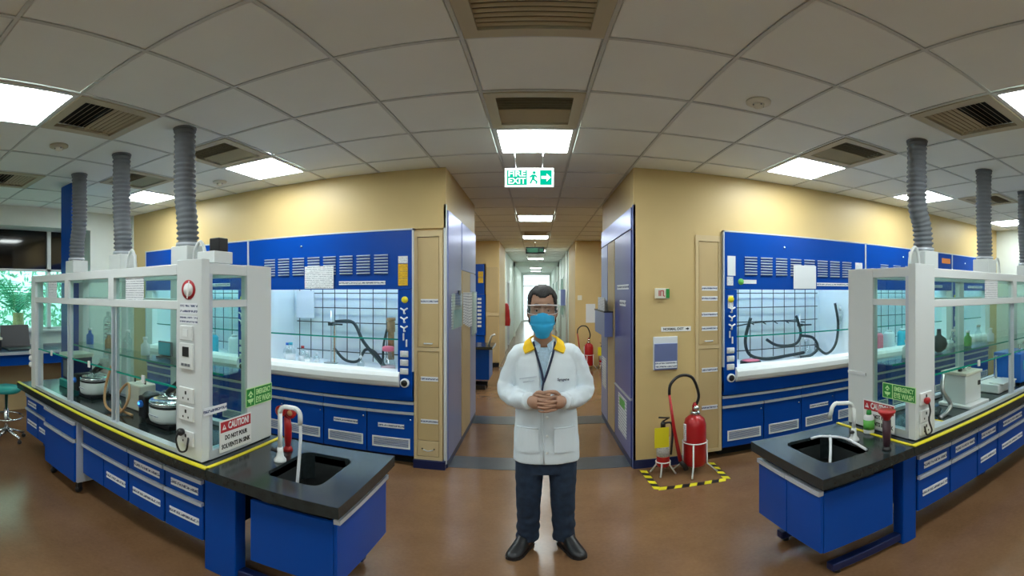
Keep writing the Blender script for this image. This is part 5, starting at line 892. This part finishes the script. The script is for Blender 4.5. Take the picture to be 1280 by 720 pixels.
# shirt, collar and lanyard
def ring(z, w_, fr, bk, dx=0): return (z, MX+dx, MY, w_, fr, bk)
CR_ = [ring(.702, .200, -.118, .120), ring(.75, .200, -.122, .122), ring(.85, .196, -.124, .122), ring(.95, .190, -.127, .118), ring(1.05, .184, -.128, .112), ring(1.15, .184, -.126, .110), ring(1.25, .186, -.122, .110), ring(1.32, .184, -.112, .106), ring(1.37, .172, -.100, .100), ring(1.405, .145, -.086, .092), ring(1.432, .108, -.072, .082, -.004), ring(1.452, .080, -.060, .074, -.008), ring(1.462, .066, -.05, .07, -.010)]
sh = MB().loft([(z, cx, cy, w_-.014, fr+.012, bk-.012) for z, cx, cy, w_, fr, bk in CR_[2:-2]], 40, .85); P(man, 'shirt', sh, 'shirt')
for q in (-1, 1): P(man, 'shirt_collar', MB().add([man_pt(HXO*.6+q*.062, -.005, 1.478), man_pt(HXO*.6+q*.020, -.064, 1.452), man_pt(HXO*.5+q*.030, -.092, 1.405), man_pt(HXO*.5+q*.070, -.072, 1.430)], [(0, 1, 2, 3) if q > 0 else (3, 2, 1, 0)]), 'shirt').modifiers.new('t', 'SOLIDIFY').thickness = .006
la = MB()
for q in (-1, 1): la.tube(spline([man_pt(HXO*.5+q*.064, -.03, 1.462), man_pt(HXO*.4+q*.048, -.094, 1.40), man_pt(-.010+q*.018, -.122, 1.30), man_pt(-.016, -.132, 1.235)], 6), .007, 6, flat=1)
la.tube(spline([man_pt(-.016, -.130, 1.245), man_pt(-.024, -.136, 1.19), man_pt(-.028, -.137, 1.14)], 5), .0065, 6); P(man, 'lanyard', la, 'navy')
# lab coat: torso and sleeves fused, V cut back at the neck, folds pushed in
cm = MB().loft(CR_, 44, .82)
for s_, a, b, c, d, e in SH:
    cm.tube(spline([(MX+s_*.10, MY+.012, 1.375)]+[(MX+p.x, MY+p.y, p.z) for p in (a, b, c, d, e)], 5), [.060, .064, .067, .069, .070, .070, .069, .067, .066, .065, .064, .063, .062, .061, .060, .060, .059, .058, .057, .056, .055, .053, .051, .050, .049, .048][:26], 20)
coat = remesh(cm, .0062, 6)
nv = []
for p in coat.v:
    p = Vector(p); x, y, z = p.x-MX, p.y-MY, p.z
    n1 = noise.noise((x*9, y*9, z*5)); n2 = noise.noise((x*22+5, y*22, z*14)); amp = .006
    arm = abs(x) > .17 or (y < -.14)
    if arm and z > 1.03: d = .011*noise.noise((x*24, y*24+7, z*20))+.005*n1
    else: d = amp*n1+.003*n2+.006*math.sin(x*38+n1*3)*max(0, (1.0-z)/.4)*.6
    if arm and 1.04 < z < 1.30 and abs(x) > .12: d += .0055*math.sin(75*(z*.8-abs(x)*.7+.25*y)+5*n1+(2 if x > 0 else 0))*max(0, 1-abs(z-1.15)/.14)
    dv = Vector((x*.9, y, 0)); dv = dv.normalized() if dv.length > 1e-5 else dv
    if arm and z > 1.03: dv = Vector((.3*math.copysign(1, x), -.3, .9)).normalized()
    p = p+dv*d
    if y < 0 and z > 1.19:
        hv = .004+.044*min(1, (z-1.19)/.24)
        xx = x+.018*(1-(z-1.19)/.26)+.010
        if abs(xx) < hv and abs(x) < .1 and y > -.16: p.y += .035*min(1, (hv-abs(xx))/.010)
    if abs(x) < .13 and -.16 < y < 0 and z < 1.19:
        xx = x+.026
        if abs(xx) < .004: p.y += .004
    nv.append(p)
coat.v = nv
co_ = P(man, 'lab_coat', coat, 'coat')
for q in (-1, 1):
    cpts = [(HXO*.6+q*.048, .055, 1.495), (HXO*.6+q*.078, .015, 1.482), (HXO*.5+q*.074, -.045, 1.462), (HXO*.5+q*.056, -.088, 1.425), (HXO*.5+q*.112, -.086, 1.398), (HXO*.5+q*.122, -.050, 1.420), (HXO*.5+q*.114, .02, 1.452)]
    cl = MB().add([man_pt(*p) for p in cpts], [(0, 1, 6), (1, 5, 6), (1, 2, 5), (2, 4, 5), (2, 3, 4)] if q > 0 else [(6, 1, 0), (6, 5, 1), (5, 2, 1), (5, 4, 2), (4, 3, 2)])
    o = P(co_, 'collar', cl, 'coatyellow', 'yellow collar flap'); m_ = o.modifiers.new('s', 'SUBSURF'); m_.subdivision_type = 'SIMPLE'; m_.levels = m_.render_levels = 2; m_ = o.modifiers.new('t', 'SOLIDIFY'); m_.thickness = .010; m_.offset = .6
    zc = .88; pk = MB()
    pts = []
    for i in range(2):
        for j in range(7):
            xx = q*(.045+.125*j/6); zz = zc-.09+.16*i; yy = -.128*(max(0, 1-abs(xx/.197)**2.3))**(1/2.3)-.008
            pts.append(man_pt(xx, yy, zz))
    pk.add(pts, [(j, j+1, j+8, j+7) if q > 0 else (j+7, j+8, j+1, j) for j in range(6)])
    o = P(co_, 'pocket', pk, 'coat'); m_ = o.modifiers.new('t', 'SOLIDIFY'); m_.thickness = .004; m_.offset = 0
    P(co_, 'pocket_hem', MB().tube([pts[7+j] for j in range(7)], .0045, 6), 'coat')
    e = SH[0 if q < 0 else 1][5]; d = SH[0 if q < 0 else 1][4]; u = (e-d).normalized()
    P(co_, 'cuff', MB().tube([(MX+(e-u*.02).x, MY+(e-u*.02).y, (e-u*.02).z), (MX+(e+u*.012).x, MY+(e+u*.012).y, (e+u*.012).z)], [.051, .050], 20), 'coat')
P(co_, 'placket', MB().tube([man_pt(-.020, -.131, 1.17), man_pt(-.018, -.134, 1.0), man_pt(-.016, -.130, .85), man_pt(-.014, -.124, .71)], .005, 6), 'coat')
for z in (1.02, .90, .79): P(co_, 'button', MB().lathe([(.009, 0), (.009, -.003), (.006, -.005)], man_pt(.004, -.1335+.01*(1.02-z), z), 12, 'y'), 'sill')
text(co_, 'Syngene', .021, man_pt(.098, -.1245, 1.250), (1, .12, 0), (0, 0, 1), 'navy', .0006)
P(co_, 'stitched_name', MB().prism([(-.05, -.004), (.05, .012), (.05, .018), (-.05, .002)], man_pt(-.105, -.1235, 1.255), (1, -.12, 0), (0, 0, 1), (0, -.0015, 0)).prism([(-.03, -.004), (.035, .008), (.035, .013), (-.03, .001)], man_pt(-.105, -.1245, 1.235), (1, -.12, 0), (0, 0, 1), (0, -.0015, 0)), 'louv')
# trousers and shoes
tr = MB().loft([(.62, MX, MY, .155, -.10, .105), (.75, MX, MY, .17, -.105, .11), (.95, MX, MY, .16, -.105, .10), (.98, MX, MY, .15, -.10, .09)], 28, .85)
for q in (-1, 1):
    tr.tube(spline([man_pt(q*.092, .0, .78), man_pt(q*.100, -.002, .62), man_pt(q*.103, -.006, .45), man_pt(q*.106, .010, .28), man_pt(q*.110, .022, .072)], 5), [.096, .095, .093, .091, .089, .087, .085, .083, .081, .079, .078, .077, .075, .074, .073, .072, .071, .070, .070, .071, .072], 22)
tr = remesh(tr, .007, 3); tr.v = [Vector(p)+Vector((p[0]-MX-math.copysign(.1, p[0]-MX), p[1]-MY, 0)).normalized()*(.006*noise.noise((p[0]*14, p[1]*14, p[2]*22))*(1.6 if p[2] < .3 else .8)) for p in tr.v]
P(man, 'trousers', tr, 'jeans')
for q in (-1, 1):
    ux = Vector((q*.40, -.92, 0)).normalized(); vx = Vector((-ux.y, ux.x, 0)); base = Vector(man_pt(q*.108, .055, 0)); up = MB(); V = []; F = []; n = 18; rings = [(-.02, .026, .055), (.0, .040, .105), (.035, .045, .135), (.085, .046, .130), (.13, .048, .095), (.175, .051, .070), (.215, .045, .056), (.240, .028, .040), (.248, .010, .026)]
    for t_, hw, hh in rings:
        for j in range(n):
            a = 2*PI*j/n; c, sn = math.cos(a), math.sin(a); V.append(base+ux*t_+vx*hw*math.copysign(abs(c)**.75, c)+Vector((0, 0, .018+(hh-.018)*(max(0, sn)**.8) if sn > 0 else .018)))
    for i in range(len(rings)-1):
        for j in range(n): F.append((i*n+j, i*n+(j+1) % n, (i+1)*n+(j+1) % n, (i+1)*n+j))
    F.append(tuple(range(n-1, -1, -1))); F.append(tuple((len(rings)-1)*n+j for j in range(n))); up.add(V, F, True); so_ = P(man, 'shoe', up, 'shoe')
    out = [(t_, hw+.004) for t_, hw, hh in rings]; poly = [(a, b) for a, b in out]+[(a, -b) for a, b in out[::-1]]; P(so_, 'sole', MB().prism(poly, base+Vector((0, 0, .001)), ux, vx, (0, 0, .019)), 'black')
    P(so_, 'laces', MB().tube([base+ux*(.11+.018*0)+vx*.022+Vector((0, 0, .098)), base+ux*.125-vx*.022+Vector((0, 0, .094))], .004, 6).tube([base+ux*.135+vx*.022+Vector((0, 0, .086)), base+ux*.15-vx*.022+Vector((0, 0, .080))], .004, 6), 'black')
